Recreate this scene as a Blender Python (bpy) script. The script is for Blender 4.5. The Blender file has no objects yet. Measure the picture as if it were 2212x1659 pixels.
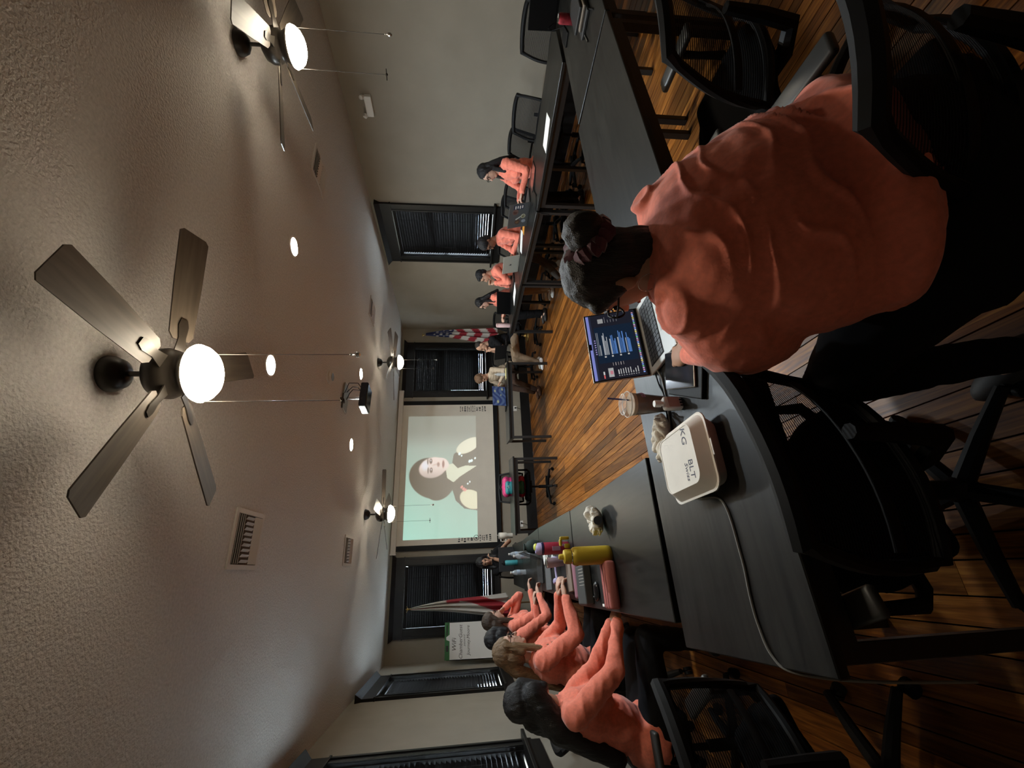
import bpy, bmesh, math, random
import numpy as np
from mathutils import Vector, Matrix, noise
random.seed(7)
PI = math.pi
R = math.radians
sc = bpy.context.scene
C = sc.collection

# ------------------------------------------------------------------ camera, world, exposure
YAW, PITCH, ROLL, HCAM = R(23.386), R(6.178), R(0.3755), 1.5
fw = Vector((math.sin(YAW)*math.cos(PITCH), math.cos(YAW)*math.cos(PITCH), -math.sin(PITCH)))
rt = Vector((math.cos(YAW), -math.sin(YAW), 0))
dn = fw.cross(rt)
r2 = rt*math.cos(ROLL) + dn*math.sin(ROLL)
d2 = dn*math.cos(ROLL) - rt*math.sin(ROLL)
cd = bpy.data.cameras.new('camera')
cd.sensor_fit = 'HORIZONTAL'; cd.sensor_width = 36.0
cd.lens = 36.0*939.2/2212.0
cd.clip_start = 0.03
cam = bpy.data.objects.new('camera', cd); C.objects.link(cam)
cam.matrix_world = Matrix(((d2.x, r2.x, -fw.x, 0), (d2.y, r2.y, -fw.y, 0), (d2.z, r2.z, -fw.z, HCAM), (0, 0, 0, 1)))
sc.camera = cam
sc.view_settings.view_transform = 'Standard'
sc.view_settings.look = 'None'
sc.view_settings.gamma = 1.0
sc.view_settings.use_curve_mapping = False
sc.view_settings.exposure = 0.45
SKY = 34.0            # daylight outside the windows
FAN_L = 58.0         # radiance of the fan light bowls
CAN_L = 720.0        # radiance of the recessed lamps
w = bpy.data.worlds.new('sky'); sc.world = w; w.use_nodes = True
bg = w.node_tree.nodes['Background']; bg.inputs[0].default_value = (0.72, 0.86, 1.0, 1); bg.inputs[1].default_value = SKY
sc.cycles.max_bounces = 8
sc.cycles.diffuse_bounces = 4
sc.cycles.glossy_bounces = 3
sc.cycles.transparent_max_bounces = 12
sc.cycles.caustics_reflective = False
sc.cycles.caustics_refractive = False
sc.cycles.sample_clamp_indirect = 4.0

# ------------------------------------------------------------------ materials
MATS = {}
def mat(name, col, rough=0.6, metal=0.0, spec=0.5, emit=None, es=0.0, alpha=1.0, trans=0.0, var=None, bump=None, coat=0.0, sheen=0.0):
    """var=(scale, amount[, stretch]) colour noise, bump=(scale, strength[, stretch])"""
    if name in MATS: return MATS[name]
    m = bpy.data.materials.new(name); m.use_nodes = True
    nt = m.node_tree; N = nt.nodes; L = nt.links
    p = N['Principled BSDF']
    p.inputs['Base Color'].default_value = (*col, 1)
    p.inputs['Roughness'].default_value = rough
    p.inputs['Metallic'].default_value = metal
    p.inputs['Specular IOR Level'].default_value = spec
    p.inputs['Alpha'].default_value = alpha
    p.inputs['Transmission Weight'].default_value = trans
    p.inputs['Coat Weight'].default_value = coat
    p.inputs['Sheen Weight'].default_value = sheen
    if emit:
        p.inputs['Emission Color'].default_value = (*emit, 1); p.inputs['Emission Strength'].default_value = es
    if var or bump:
        tc = N.new('ShaderNodeTexCoord')
        def noi(spec_):
            mp = N.new('ShaderNodeMapping'); L.new(tc.outputs['Object'], mp.inputs[0])
            mp.inputs['Scale'].default_value = spec_[2] if len(spec_) > 2 else (1, 1, 1)
            n = N.new('ShaderNodeTexNoise'); n.inputs['Scale'].default_value = spec_[0]; n.inputs['Detail'].default_value = 5
            L.new(mp.outputs[0], n.inputs['Vector']); return n
        if var:
            n = noi(var); mx = N.new('ShaderNodeMix'); mx.data_type = 'RGBA'; a = var[1]
            mx.inputs[6].default_value = (*[c*(1-a) for c in col], 1); mx.inputs[7].default_value = (*[min(1, c*(1+a)) for c in col], 1)
            rp = N.new('ShaderNodeMapRange'); rp.inputs[1].default_value = 0.3; rp.inputs[2].default_value = 0.7
            L.new(n.outputs[0], rp.inputs[0]); L.new(rp.outputs[0], mx.inputs[0]); L.new(mx.outputs[2], p.inputs['Base Color'])
        if bump:
            n = noi(bump); b = N.new('ShaderNodeBump'); b.inputs['Strength'].default_value = bump[1]; b.inputs['Distance'].default_value = 0.01
            L.new(n.outputs[0], b.inputs['Height']); L.new(b.outputs[0], p.inputs['Normal'])
    MATS[name] = m
    return m

def wood_floor_mat():
    m = bpy.data.materials.new('floor_wood'); m.use_nodes = True
    nt = m.node_tree; N = nt.nodes; L = nt.links; p = N['Principled BSDF']
    oi = N.new('ShaderNodeObjectInfo'); ge = N.new('ShaderNodeNewGeometry')
    add = N.new('ShaderNodeMath'); add.operation = 'ADD'; L.new(oi.outputs['Random'], add.inputs[0]); L.new(ge.outputs['Random Per Island'], add.inputs[1])
    fr = N.new('ShaderNodeMath'); fr.operation = 'FRACT'; L.new(add.outputs[0], fr.inputs[0])
    mul = N.new('ShaderNodeMath'); mul.operation = 'MULTIPLY'; mul.inputs[1].default_value = 37.0; L.new(fr.outputs[0], mul.inputs[0])
    mp = N.new('ShaderNodeMapping'); mp.inputs['Scale'].default_value = (34, 1.6, 34); L.new(ge.outputs['Position'], mp.inputs[0])
    cx = N.new('ShaderNodeCombineXYZ'); L.new(mul.outputs[0], cx.inputs[1]); L.new(mul.outputs[0], cx.inputs[2]); L.new(cx.outputs[0], mp.inputs['Location'])
    n1 = N.new('ShaderNodeTexNoise'); n1.inputs['Scale'].default_value = 2.2; n1.inputs['Detail'].default_value = 6; n1.inputs['Distortion'].default_value = 0.6
    L.new(mp.outputs[0], n1.inputs['Vector'])
    cr = N.new('ShaderNodeValToRGB'); e = cr.color_ramp.elements
    e[0].position = 0.32; e[0].color = (0.125, 0.037, 0.006, 1); e[1].position = 0.68; e[1].color = (0.43, 0.170, 0.032, 1)
    k = cr.color_ramp.elements.new(0.5); k.color = (0.265, 0.088, 0.014, 1)
    L.new(n1.outputs[0], cr.inputs[0])
    mx = N.new('ShaderNodeMix'); mx.data_type = 'RGBA'; mx.blend_type = 'MULTIPLY'; mx.inputs[0].default_value = 1.0
    rp = N.new('ShaderNodeMapRange'); rp.inputs[3].default_value = 0.30; rp.inputs[4].default_value = 1.05; L.new(fr.outputs[0], rp.inputs[0])
    L.new(cr.outputs[0], mx.inputs[6]); L.new(rp.outputs[0], mx.inputs[7]); L.new(mx.outputs[2], p.inputs['Base Color'])
    p.inputs['Roughness'].default_value = 0.36; p.inputs['Specular IOR Level'].default_value = 0.28
    b = N.new('ShaderNodeBump'); b.inputs['Strength'].default_value = 0.15; b.inputs['Distance'].default_value = 0.004
    L.new(n1.outputs[0], b.inputs['Height']); L.new(b.outputs[0], p.inputs['Normal'])
    return m

def table_mat():
    m = bpy.data.materials.new('table_laminate'); m.use_nodes = True
    nt = m.node_tree; N = nt.nodes; L = nt.links; p = N['Principled BSDF']
    tc = N.new('ShaderNodeTexCoord'); oi = N.new('ShaderNodeObjectInfo')
    mp = N.new('ShaderNodeMapping'); mp.inputs['Scale'].default_value = (1.0, 9, 9); L.new(tc.outputs['Object'], mp.inputs[0]); L.new(oi.outputs['Location'], mp.inputs['Location'])
    n1 = N.new('ShaderNodeTexNoise'); n1.inputs['Scale'].default_value = 2.0; n1.inputs['Detail'].default_value = 8; n1.inputs['Distortion'].default_value = 1.8; L.new(mp.outputs[0], n1.inputs['Vector'])
    cr = N.new('ShaderNodeValToRGB'); e = cr.color_ramp.elements
    e[0].position = 0.33; e[0].color = (0.003, 0.003, 0.0028, 1); e[1].position = 0.7; e[1].color = (0.016, 0.0155, 0.0135, 1)
    L.new(n1.outputs[0], cr.inputs[0]); L.new(cr.outputs[0], p.inputs['Base Color'])
    p.inputs['Roughness'].default_value = 0.38; p.inputs['Specular IOR Level'].default_value = 0.30
    return m

def paint_mat(name, emit=0.0, rough=0.6, base=None):
    if name in MATS: return MATS[name]
    m = bpy.data.materials.new(name); m.use_nodes = True
    nt = m.node_tree; N = nt.nodes; L = nt.links; p = N['Principled BSDF']
    a = N.new('ShaderNodeAttribute'); a.attribute_name = 'Col'
    if base: p.inputs['Base Color'].default_value = (*base, 1)
    else: L.new(a.outputs['Color'], p.inputs['Base Color'])
    if emit: L.new(a.outputs['Color'], p.inputs['Emission Color']); p.inputs['Emission Strength'].default_value = emit
    p.inputs['Roughness'].default_value = rough
    MATS[name] = m; return m

def mesh_fabric():
    m = bpy.data.materials.new('chair_mesh_fabric'); m.use_nodes = True
    nt = m.node_tree; N = nt.nodes; L = nt.links; p = N['Principled BSDF']
    p.inputs['Base Color'].default_value = (0.008, 0.008, 0.009, 1); p.inputs['Roughness'].default_value = 0.8; p.inputs['Specular IOR Level'].default_value = 0.15
    tc = N.new('ShaderNodeTexCoord'); wv = N.new('ShaderNodeTexWave'); wv.bands_direction = 'Z'; wv.inputs['Scale'].default_value = 36; L.new(tc.outputs['Object'], wv.inputs['Vector'])
    rp = N.new('ShaderNodeMapRange'); rp.inputs[3].default_value = 0.45; rp.inputs[4].default_value = 0.98; L.new(wv.outputs[0], rp.inputs[0]); L.new(rp.outputs[0], p.inputs['Alpha'])
    return m

M_ceil = mat('ceiling_texture', (0.555, 0.53, 0.49), 0.95, bump=(70, 1.0), var=(60, 0.10))
M_wall = mat('wall_plaster', (0.295, 0.262, 0.208), 0.9, bump=(26, 0.12), var=(3, 0.05))
M_trim = mat('black_trim', (0.0075, 0.0068, 0.0065), 0.45, spec=0.35)
M_slat = mat('blind_slat', (0.005, 0.0042, 0.0040), 0.55, spec=0.16)
M_black = mat('black_plastic', (0.0045, 0.0045, 0.005), 0.6, spec=0.22)
M_gloss = mat('black_gloss', (0.008, 0.008, 0.009), 0.15)
M_fabric = mat('black_fabric', (0.0055, 0.0055, 0.006), 0.95, spec=0.1)
M_rubber = mat('dark_grey_plastic', (0.055, 0.055, 0.052), 0.55)
M_pad = mat('arm_pad_vinyl', (0.035, 0.035, 0.033), 0.42)
M_white = mat('white_plastic', (0.75, 0.73, 0.68), 0.45)
M_vent = mat('vent_metal', (0.52, 0.47, 0.41), 0.5)
M_screenf = mat('screen_fabric', (0.70, 0.65, 0.56), 0.9, var=(5, 0.03))
M_glass = mat('clear_plastic', (0.9, 0.92, 0.92), 0.05, alpha=0.22)
M_chrome = mat('chrome', (0.75, 0.75, 0.74), 0.2, metal=1.0)
M_silver = mat('laptop_silver', (0.48, 0.47, 0.44), 0.38, metal=0.6)
M_paper = mat('paper', (0.82, 0.80, 0.76), 0.9)
M_mesh = mesh_fabric()
M_floor = wood_floor_mat()
M_table = table_mat()
M_leg = mat('table_leg_black', (0.012, 0.012, 0.012), 0.45)
M_bronze = mat('fan_bronze', (0.030, 0.024, 0.018), 0.35, metal=0.5)
M_blade = mat('fan_blade', (0.075, 0.058, 0.042), 0.5, var=(3, 0.3, (1, 12, 1)))
M_bowl = mat('fan_bowl_glow', (0.9, 0.85, 0.7), 0.4, emit=(1.0, 0.88, 0.68), es=FAN_L)
M_can = mat('recessed_glow', (0.9, 0.9, 0.9), 0.4, emit=(0.80, 0.92, 1.0), es=CAN_L)
M_canrim = mat('recessed_rim', (0.7, 0.66, 0.6), 0.5)
CORAL = mat('coral_jersey', (0.85, 0.235, 0.155), 0.85, spec=0.2, sheen=0.25, var=(70, 0.10), bump=(160, 0.10))
M_bk_pants = mat('black_trousers', (0.011, 0.011, 0.012), 0.9, spec=0.1)
M_khaki = mat('khaki_trousers', (0.23, 0.16, 0.10), 0.9)
M_beige = mat('beige_jacket', (0.50, 0.40, 0.29), 0.85, bump=(30, 0.3))
M_blackshirt = mat('black_tshirt', (0.010, 0.010, 0.011), 0.9, spec=0.1)
M_wshoe = mat('white_sneaker', (0.72, 0.72, 0.70), 0.6)
M_bshoe = mat('dark_shoe', (0.02, 0.016, 0.014), 0.6)
SK = {k: mat('skin_'+k, c, 0.55, spec=0.35, var=(12, 0.06)) for k, c in dict(light=(0.62, 0.38, 0.28), tan=(0.46, 0.26, 0.17), dark=(0.22, 0.105, 0.062)).items()}
HR = {k: mat('hair_'+k, c, 0.5, spec=0.4, var=(40, 0.5, (6, 6, 0.6)), bump=(60, 0.6, (6, 6, 0.5))) for k, c in dict(black=(0.009, 0.008, 0.009), brown=(0.055, 0.033, 0.020), blonde=(0.20, 0.125, 0.065), darkbrown=(0.022, 0.016, 0.013), tanbrown=(0.16, 0.09, 0.05)).items()}
M_eye = mat('eye_dark', (0.012, 0.009, 0.008), 0.2)
M_lip = mat('lips', (0.36, 0.12, 0.10), 0.5)

# ------------------------------------------------------------------ mesh builder
class B:
    def __init__(s): s.v = []; s.f = []; s.M = Matrix()
    def add(s, vs, fs):
        o = len(s.v); M = s.M
        s.v += [tuple(M @ Vector(p)) for p in vs]; s.f += [tuple(i+o for i in f) for f in fs]; return s
    def box(s, x0, x1, y0, y1, z0, z1):
        return s.add([(x0,y0,z0),(x1,y0,z0),(x1,y1,z0),(x0,y1,z0),(x0,y0,z1),(x1,y0,z1),(x1,y1,z1),(x0,y1,z1)],
                     [(3,2,1,0),(4,5,6,7),(0,1,5,4),(1,2,6,5),(2,3,7,6),(3,0,4,7)])
    def cbox(s, c, d): return s.box(c[0]-d[0]/2, c[0]+d[0]/2, c[1]-d[1]/2, c[1]+d[1]/2, c[2]-d[2]/2, c[2]+d[2]/2)
    def rbox(s, c, d, r, seg=2):
        bm = bmesh.new(); bmesh.ops.create_cube(bm, size=1)
        for v in bm.verts: v.co = Vector((v.co.x*d[0], v.co.y*d[1], v.co.z*d[2]))
        bmesh.ops.bevel(bm, geom=bm.edges[:], offset=r, segments=seg, affect='EDGES', profile=0.5)
        bm.verts.index_update()
        s.add([(v.co.x+c[0], v.co.y+c[1], v.co.z+c[2]) for v in bm.verts], [tuple(v.index for v in f.verts) for f in bm.faces]); bm.free(); return s
    def prism(s, poly, z0, z1):
        n = len(poly)
        return s.add([(x, y, z0) for x, y in poly]+[(x, y, z1) for x, y in poly], [tuple(range(n-1, -1, -1)), tuple(range(n, 2*n))]+[(i, (i+1) % n, n+(i+1) % n, n+i) for i in range(n)])
    def rings(s, rs, cap=True, closed=False):
        n = len(rs[0]); vs = [p for r in rs for p in r]; fs = []
        m = len(rs)
        for k in range(m if closed else m-1):
            a = k*n; b = ((k+1) % m)*n
            fs += [(a+i, a+(i+1) % n, b+(i+1) % n, b+i) for i in range(n)]
        if cap and not closed: fs += [tuple(range(n-1, -1, -1)), tuple(range((m-1)*n, m*n))]
        return s.add(vs, fs)
    def lathe(s, prof, n=24, c=(0, 0, 0), cap=True):
        return s.rings([[(c[0]+r*math.cos(2*PI*i/n), c[1]+r*math.sin(2*PI*i/n), c[2]+z) for i in range(n)] for r, z in prof], cap)
    def tube(s, pts, r, n=8, closed=False, sx=1.0):
        pts = [Vector(p) for p in pts]; m = len(pts); rs = []; up = Vector((0, 0, 1))
        for k, p in enumerate(pts):
            if closed: t = pts[(k+1) % m]-pts[k-1]
            else: t = pts[min(k+1, m-1)]-pts[max(k-1, 0)]
            t.normalize(); a = t.cross(up)
            if a.length < 1e-3: a = t.cross(Vector((0, 1, 0)))
            a.normalize(); b = t.cross(a); rr = r[k] if isinstance(r, (list, tuple)) else r
            rs.append([tuple(p+a*rr*sx*math.cos(2*PI*i/n)+b*rr*math.sin(2*PI*i/n)) for i in range(n)])
        return s.rings(rs, True, closed)
    def cyl(s, p0, p1, r0, r1=None, n=16): return s.tube([p0, p1], [r0, r1 if r1 is not None else r0], n)
    def ell(s, c, r, n=16, m=10, rot=None):
        rs = []
        for j in range(m+1):
            th = PI*j/m
            th = min(max(th, 0.02), PI-0.02)
            ring = []
            for i in range(n):
                p = Vector((r[0]*math.sin(th)*math.cos(2*PI*i/n), r[1]*math.sin(th)*math.sin(2*PI*i/n), -r[2]*math.cos(th)))
                if rot: p = rot @ p
                ring.append((p.x+c[0], p.y+c[1], p.z+c[2]))
            rs.append(ring)
        return s.rings(rs)
    def cap(s, p0, p1, r0, r1, n=14):
        p0 = Vector(p0); p1 = Vector(p1); t = (p1-p0)
        L_ = max(t.length, 1e-4); t /= L_
        pts = []; rr = []
        for k in range(6): a = PI/2*(1-k/5); pts.append(p0-t*r0*math.sin(a)*0.999); rr.append(max(r0*math.cos(a), r0*0.04))
        for k in range(6): a = PI/2*k/5; pts.append(p1+t*r1*math.sin(a)*0.999); rr.append(max(r1*math.cos(a), r1*0.04))
        a_ = t.cross(Vector((0, 0, 1)))
        if a_.length < 1e-3: a_ = t.cross(Vector((0, 1, 0)))
        a_.normalize(); b_ = t.cross(a_)
        return s.rings([[tuple(p+a_*q*math.cos(2*PI*i/n)+b_*q*math.sin(2*PI*i/n)) for i in range(n)] for p, q in zip(pts, rr)])
    def mesh(s, name, m=None, smooth=False):
        me = bpy.data.meshes.new(name); me.from_pydata(s.v, [], s.f); me.update()
        bm = bmesh.new(); bm.from_mesh(me); bmesh.ops.recalc_face_normals(bm, faces=bm.faces[:]); bm.to_mesh(me); bm.free()
        if smooth:
            me.polygons.foreach_set('use_smooth', [True]*len(me.polygons))
            try: me.set_sharp_from_angle(angle=R(40))
            except Exception: pass
        if m: me.materials.append(m)
        return me

def put(name, me, parent=None, loc=None, rot=None, scale=None):
    o = bpy.data.objects.new(name, me); C.objects.link(o)
    if parent: o.parent = parent
    if loc is not None: o.location = loc
    if rot is not None: o.rotation_euler = rot
    if scale is not None: o.scale = scale
    return o
def obj(name, b, m, parent=None, smooth=False, loc=None, rot=None): return put(name, b.mesh(name, m, smooth), parent, loc, rot)
def tag(o, label, cat, group=None, kind=None):
    if label: o['label'] = label
    if cat: o['category'] = cat
    if group: o['group'] = group
    if kind: o['kind'] = kind
    return o
def thing(name, label, cat, loc=(0, 0, 0), rotz=0, group=None):
    o = bpy.data.objects.new(name, None); C.objects.link(o); o.location = loc; o.rotation_euler = (0, 0, rotz)
    o.empty_display_size = 0.1
    return tag(o, label, cat, group)
def struct(name, b, m, parent=None, smooth=False):
    o = obj(name, b, m, parent, smooth)
    if not parent: o['kind'] = 'structure'
    return o
def copy_tree(o, parent=None):
    c = o.copy(); C.objects.link(c); c.parent = parent
    for ch in list(o.children): copy_tree(ch, c)
    return c
def text_mesh(name, s, size, m, parent, loc, rot, shear=0.0, ext=0.0003, align='CENTER', bold=0.0):
    cu = bpy.data.curves.new(name, 'FONT'); cu.body = s; cu.size = size; cu.shear = shear; cu.extrude = ext; cu.align_x = align; cu.align_y = 'CENTER'; cu.offset = bold
    cu.resolution_u = 3
    t = bpy.data.objects.new(name, cu); C.objects.link(t)
    dg = bpy.context.evaluated_depsgraph_get(); me = bpy.data.meshes.new_from_object(t.evaluated_get(dg))
    bpy.data.objects.remove(t); me.name = name; me.materials.clear(); me.materials.append(m)
    return put(name, me, parent, loc, rot)
def paint(name, W, H, nx, ny, fn, m, parent=None, loc=(0, 0, 0), rot=(0, 0, 0)):
    """flat print: plane in local XZ (x 0..W, z 0..H) facing -Y; fn(u, v) arrays -> rgb array"""
    xs = np.linspace(0, 1, nx+1); zs = np.linspace(0, 1, ny+1)
    U, V = np.meshgrid(xs, zs)
    P = np.zeros((U.size, 3)); P[:, 0] = U.ravel()*W; P[:, 2] = V.ravel()*H
    i = np.arange(nx*ny); r = i//nx; c = i % nx; a = r*(nx+1)+c
    F = np.stack([a, a+1, a+nx+2, a+nx+1], 1)
    me = bpy.data.meshes.new(name); me.from_pydata(P.tolist(), [], F.tolist()); me.update()
    col = np.ones((U.size, 4)); col[:, :3] = fn(U.ravel(), V.ravel())
    at = me.color_attributes.new('Col', 'FLOAT_COLOR', 'POINT'); at.data.foreach_set('color', col.ravel())
    me.materials.append(m)
    return put(name, me, parent, loc, rot)
def blob(name, prims, voxel, m, parent=None, smooth=6, disp=None, loc=None):
    b = B()
    for p in prims:
        if p[0] == 'c': b.cap(*p[1:])
        else: b.ell(p[1], p[2], 18, 12, p[3] if len(p) > 3 else None)
    me = bpy.data.meshes.new(name+'_src'); me.from_pydata(b.v, [], b.f); me.update()
    o = bpy.data.objects.new(name+'_tmp', me); C.objects.link(o)
    md = o.modifiers.new('r', 'REMESH'); md.mode = 'VOXEL'; md.voxel_size = voxel
    if smooth:
        ms = o.modifiers.new('s', 'SMOOTH'); ms.factor = 0.5; ms.iterations = smooth
    dg = bpy.context.evaluated_depsgraph_get()
    out = bpy.data.meshes.new_from_object(o.evaluated_get(dg)); out.name = name
    bpy.data.objects.remove(o); bpy.data.meshes.remove(me)
    if disp:
        n = len(out.vertices); co = np.empty(n*3); out.vertices.foreach_get('co', co); co = co.reshape(-1, 3)
        no = np.empty(n*3); out.vertices.foreach_get('normal', no); no = no.reshape(-1, 3)
        co = co+no*disp(co, no)[:, None]; out.vertices.foreach_set('co', co.ravel()); out.update()
    out.polygons.foreach_set('use_smooth', [True]*len(out.polygons))
    out.materials.clear(); out.materials.append(m)
    return put(name, out, parent, loc)
def nz(co, s, off=0.0):
    q = co*np.array(s)+off
    return np.array([noise.noise(Vector(p)) for p in q])

# ------------------------------------------------------------------ room shell
XL, XR, YF, YB, ZC = -1.47, 5.60, 9.47, -2.6, 3.0
fl = struct('floor', B().box(XL-0.2, XR+0.2, YB-0.2, YF+0.2, -0.12, -0.018), mat('subfloor', (0.012, 0.008, 0.006), 0.9))
struct('ceiling', B().box(XL-0.2, XR+0.2, YB-0.2, YF+0.2, ZC, ZC+0.12), M_ceil)
tag(struct('ground', B().box(-30, 35, -30, 45, -0.9, -0.6), mat('outside_paving', (0.5, 0.5, 0.48), 0.9)), None, None)
# planks along the depth of the room
pl_mesh = B().box(0, 1, 0, 1, -0.018, 0).mesh('plank', M_floor)
planks = []
x = XL
while x < XR:
    wd = random.choice((0.064, 0.072, 0.083, 0.083, 0.083, 0.1, 0.11)); wd = min(wd, XR-x)
    y = YB-random.random()*1.5
    while y < YF:
        ln = random.uniform(1.4, 3.6); y0 = max(y, YB); y1 = min(y+ln, YF)
        if y1-y0 > 0.05: planks.append((x+0.0026, y0+0.0015, wd-0.0052, y1-y0-0.002, random.uniform(-0.002, 0)))
        y += ln
    x += wd
def plank_score(p):
    xc = p[0]+p[2]/2; yc = max(p[1]+p[3]/2, 0.4)
    v = 1.0 if (-0.3 < xc-0.42*yc+0.9 and xc < 0.9+1.6*yc and p[1]+p[3] > 0.2 and XL < xc < 4.3) else 0.0
    inside = 1.0 if 0.3 < xc < 3.6 else 0.35
    return v*inside*p[3]/(yc+0.6)
planks.sort(key=plank_score, reverse=True)
for p in planks[:290]:
    put('plank', pl_mesh, fl, (p[0], p[1], p[4]), None, (p[2], p[3], 1))
b = B()
for p in planks[290:]: b.box(p[0], p[0]+p[2], p[1], p[1]+p[3], -0.018, p[4])
o = obj('planks', b, M_floor, fl); o['kind'] = 'stuff'

# windows: (name, centre along wall, wall) ; opening half width .55, z 1.0 .. 2.68
WZ0, WZ1, WH = 1.0, 2.70, 0.56
WINS = [('R', 6.18), ('F', 4.48), ('F', -0.36), ('L', 7.68), ('L', 4.27)]
def wall(name, side):
    """wall with openings, built along axis t from t0 to t1"""
    t0, t1 = (XL-0.15, XR+0.15) if side in 'FB' else (YB-0.15, YF+0.15)
    cs = sorted(c for s_, c in WINS if s_ == side)
    bb = B()
    def seg(a, b_, z0, z1):
        if side == 'F': bb.box(a, b_, YF, YF+0.15, z0, z1)
        elif side == 'B': bb.box(a, b_, YB-0.15, YB, z0, z1)
        elif side == 'L': bb.box(XL-0.15, XL, a, b_, z0, z1)
        else: bb.box(XR, XR+0.15, a, b_, z0, z1)
    t = t0
    for c in cs:
        seg(t, c-WH, 0, ZC); seg(c-WH, c+WH, 0, WZ0); seg(c-WH, c+WH, WZ1, ZC); t = c+WH
    seg(t, t1, 0, ZC)
    return struct(name, bb, M_wall)
wall('wall_far', 'F'); wall('wall_left', 'L'); wall('wall_right', 'R'); wall('wall_back', 'B')
b = B().box(XL+0.02, XR-0.02, YF-0.022, YF-0.001, 0, 0.215); struct('baseboard_far', b, M_trim)
b = B().box(XL+0.001, XL+0.022, YB+0.03, YF-0.025, 0, 0.215); struct('baseboard_left', b, M_trim)
b = B().box(XR-0.022, XR-0.001, YB+0.03, YF-0.025, 0, 0.215); struct('baseboard_right', b, M_trim)

SLAT = B().add([(-0.55, -0.0255, -0.0008), (0.55, -0.0255, -0.0008), (0.55, 0.0, 0.0022), (-0.55, 0.0, 0.0022), (0.55, 0.0255, -0.0008), (-0.55, 0.0255, -0.0008),
                (-0.55, -0.0255, 0.0012), (0.55, -0.0255, 0.0012), (0.55, 0.0, 0.0042), (-0.55, 0.0, 0.0042), (0.55, 0.0255, 0.0012), (-0.55, 0.0255, 0.0012)],
               [(0,3,2,1),(3,5,4,2),(6,7,8,9),(9,8,10,11),(0,1,7,6),(5,11,10,4),(0,6,9,3),(3,9,11,5),(1,2,8,7),(2,4,10,8)]).mesh('slat', M_slat)
blind_words = {('R', 6.18): 'on the wall behind the person with clasped hands', ('F', 4.48): 'between the striped flag and the projection screen', ('F', -0.36): 'behind the red and white flag',
               ('L', 7.68): 'in the side wall beside the flip chart', ('L', 4.27): 'in the side wall, cut off by the picture edge'}
def window(i, side, c):
    root = bpy.data.objects.new('window_%d' % i, None); C.objects.link(root); root['kind'] = 'structure'
    # local frame: x along wall, -y into the room, z up
    if side == 'F': root.location = (c, YF, 0); rz = 0
    elif side == 'R': root.location = (XR, c, 0); rz = -PI/2
    else: root.location = (XL, c, 0); rz = PI/2
    root.rotation_euler = (0, 0, rz)
    W = WH
    for s_ in (-1, 1):
        bb = B().box(min(s_*W, s_*(W+0.145)), max(s_*W, s_*(W+0.145)), -0.028, 0, WZ0, WZ1)
        bb.box(min(s_*(W+0.11), s_*(W+0.15)), max(s_*(W+0.11), s_*(W+0.15)), -0.040, -0.0281, WZ0, WZ1)
        bb.box(min(s_*(W+0.005), s_*(W+0.03)), max(s_*(W+0.005), s_*(W+0.03)), -0.036, -0.0281, WZ0, WZ1)
        obj('casing', bb, M_trim, root)
        obj('jamb', B().box(min(s_*W, s_*(W-0.018)), max(s_*W, s_*(W-0.018)), 0, 0.15, WZ0, WZ1), M_trim, root)
    obj('head_trim', B().box(-W-0.15, W+0.15, -0.036, 0, WZ1, WZ1+0.165).box(-W-0.16, W+0.16, -0.048, 0, WZ1-0.008, WZ1+0.012), M_trim, root)
    obj('crown', B().add([(-W-0.20, -0.10, 2.94), (W+0.20, -0.10, 2.94), (W+0.20, 0, 2.94), (-W-0.20, 0, 2.94), (-W-0.15, -0.036, 2.865), (W+0.15, -0.036, 2.865), (W+0.15, 0, 2.865), (-W-0.15, 0, 2.865)],
                        [(0,1,2,3),(7,6,5,4),(4,5,1,0),(5,6,2,1),(6,7,3,2),(7,4,0,3)]), M_trim, root)
    obj('sill', B().rbox((0, -0.035, WZ0-0.016), (2*W+0.42, 0.13, 0.032), 0.006, 2), M_trim, root)
    obj('apron', B().box(-W-0.15, W+0.15, -0.030, 0, WZ0-0.17, WZ0-0.033).box(-W-0.15, W+0.15, -0.042, -0.0301, WZ0-0.085, WZ0-0.033), M_trim, root)
    for z0, z1, yy in ((WZ0, 1.87, 0.125), (1.83, WZ1, 0.10)):
        obj('sash', B().box(-W+0.02, W-0.02, yy-0.015, yy+0.015, z0, z0+0.05).box(-W+0.02, W-0.02, yy-0.015, yy+0.015, z1-0.05, z1).box(-W+0.02, -W+0.07, yy-0.015, yy+0.015, z0, z1).box(W-0.07, W-0.02, yy-0.015, yy+0.015, z0, z1), M_trim, root)
        obj('pane', B().box(-W+0.05, W-0.05, yy-0.002, yy+0.002, z0+0.03, z1-0.03), M_glass, root)
    # blind: a thing of its own
    bl = thing('window_blind', 'dark horizontal slat blind nearly closed '+blind_words[(side, c)], 'blind', root.location, rz, 'closed window blinds')
    obj('headrail', B().box(-0.535, 0.535, 0.005, 0.055, 2.63, 2.685), M_slat, bl)
    obj('bottom_rail', B().box(-0.53, 0.53, 0.012, 0.05, 1.02, 1.035), M_slat, bl)
    n = 37; pitch = (2.615-1.05)/(n-1)
    for k in range(n):
        z = 1.055+k*pitch
        t = R(60) if z > 1.28 else R(60-9*(1.28-z)/0.25)
        t += R(random.uniform(-2.5, 2.5))
        put('slat', SLAT, bl, (0.010, 0.030, z), (-t, 0, 0), (0.97, 1, 1))
    for xx in (-0.33, 0.33): obj('cord', B().cyl((xx, 0.002, 1.03), (xx, 0.002, 2.63), 0.0012, None, 6), M_slat, bl)
    # daylight sampling aid for the opening (portal, emits nothing itself)
    ld = bpy.data.lights.new('window_portal', 'AREA'); ld.shape = 'RECTANGLE'; ld.size = 2*W; ld.size_y = WZ1-WZ0
    ld.cycles.is_portal = True
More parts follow.
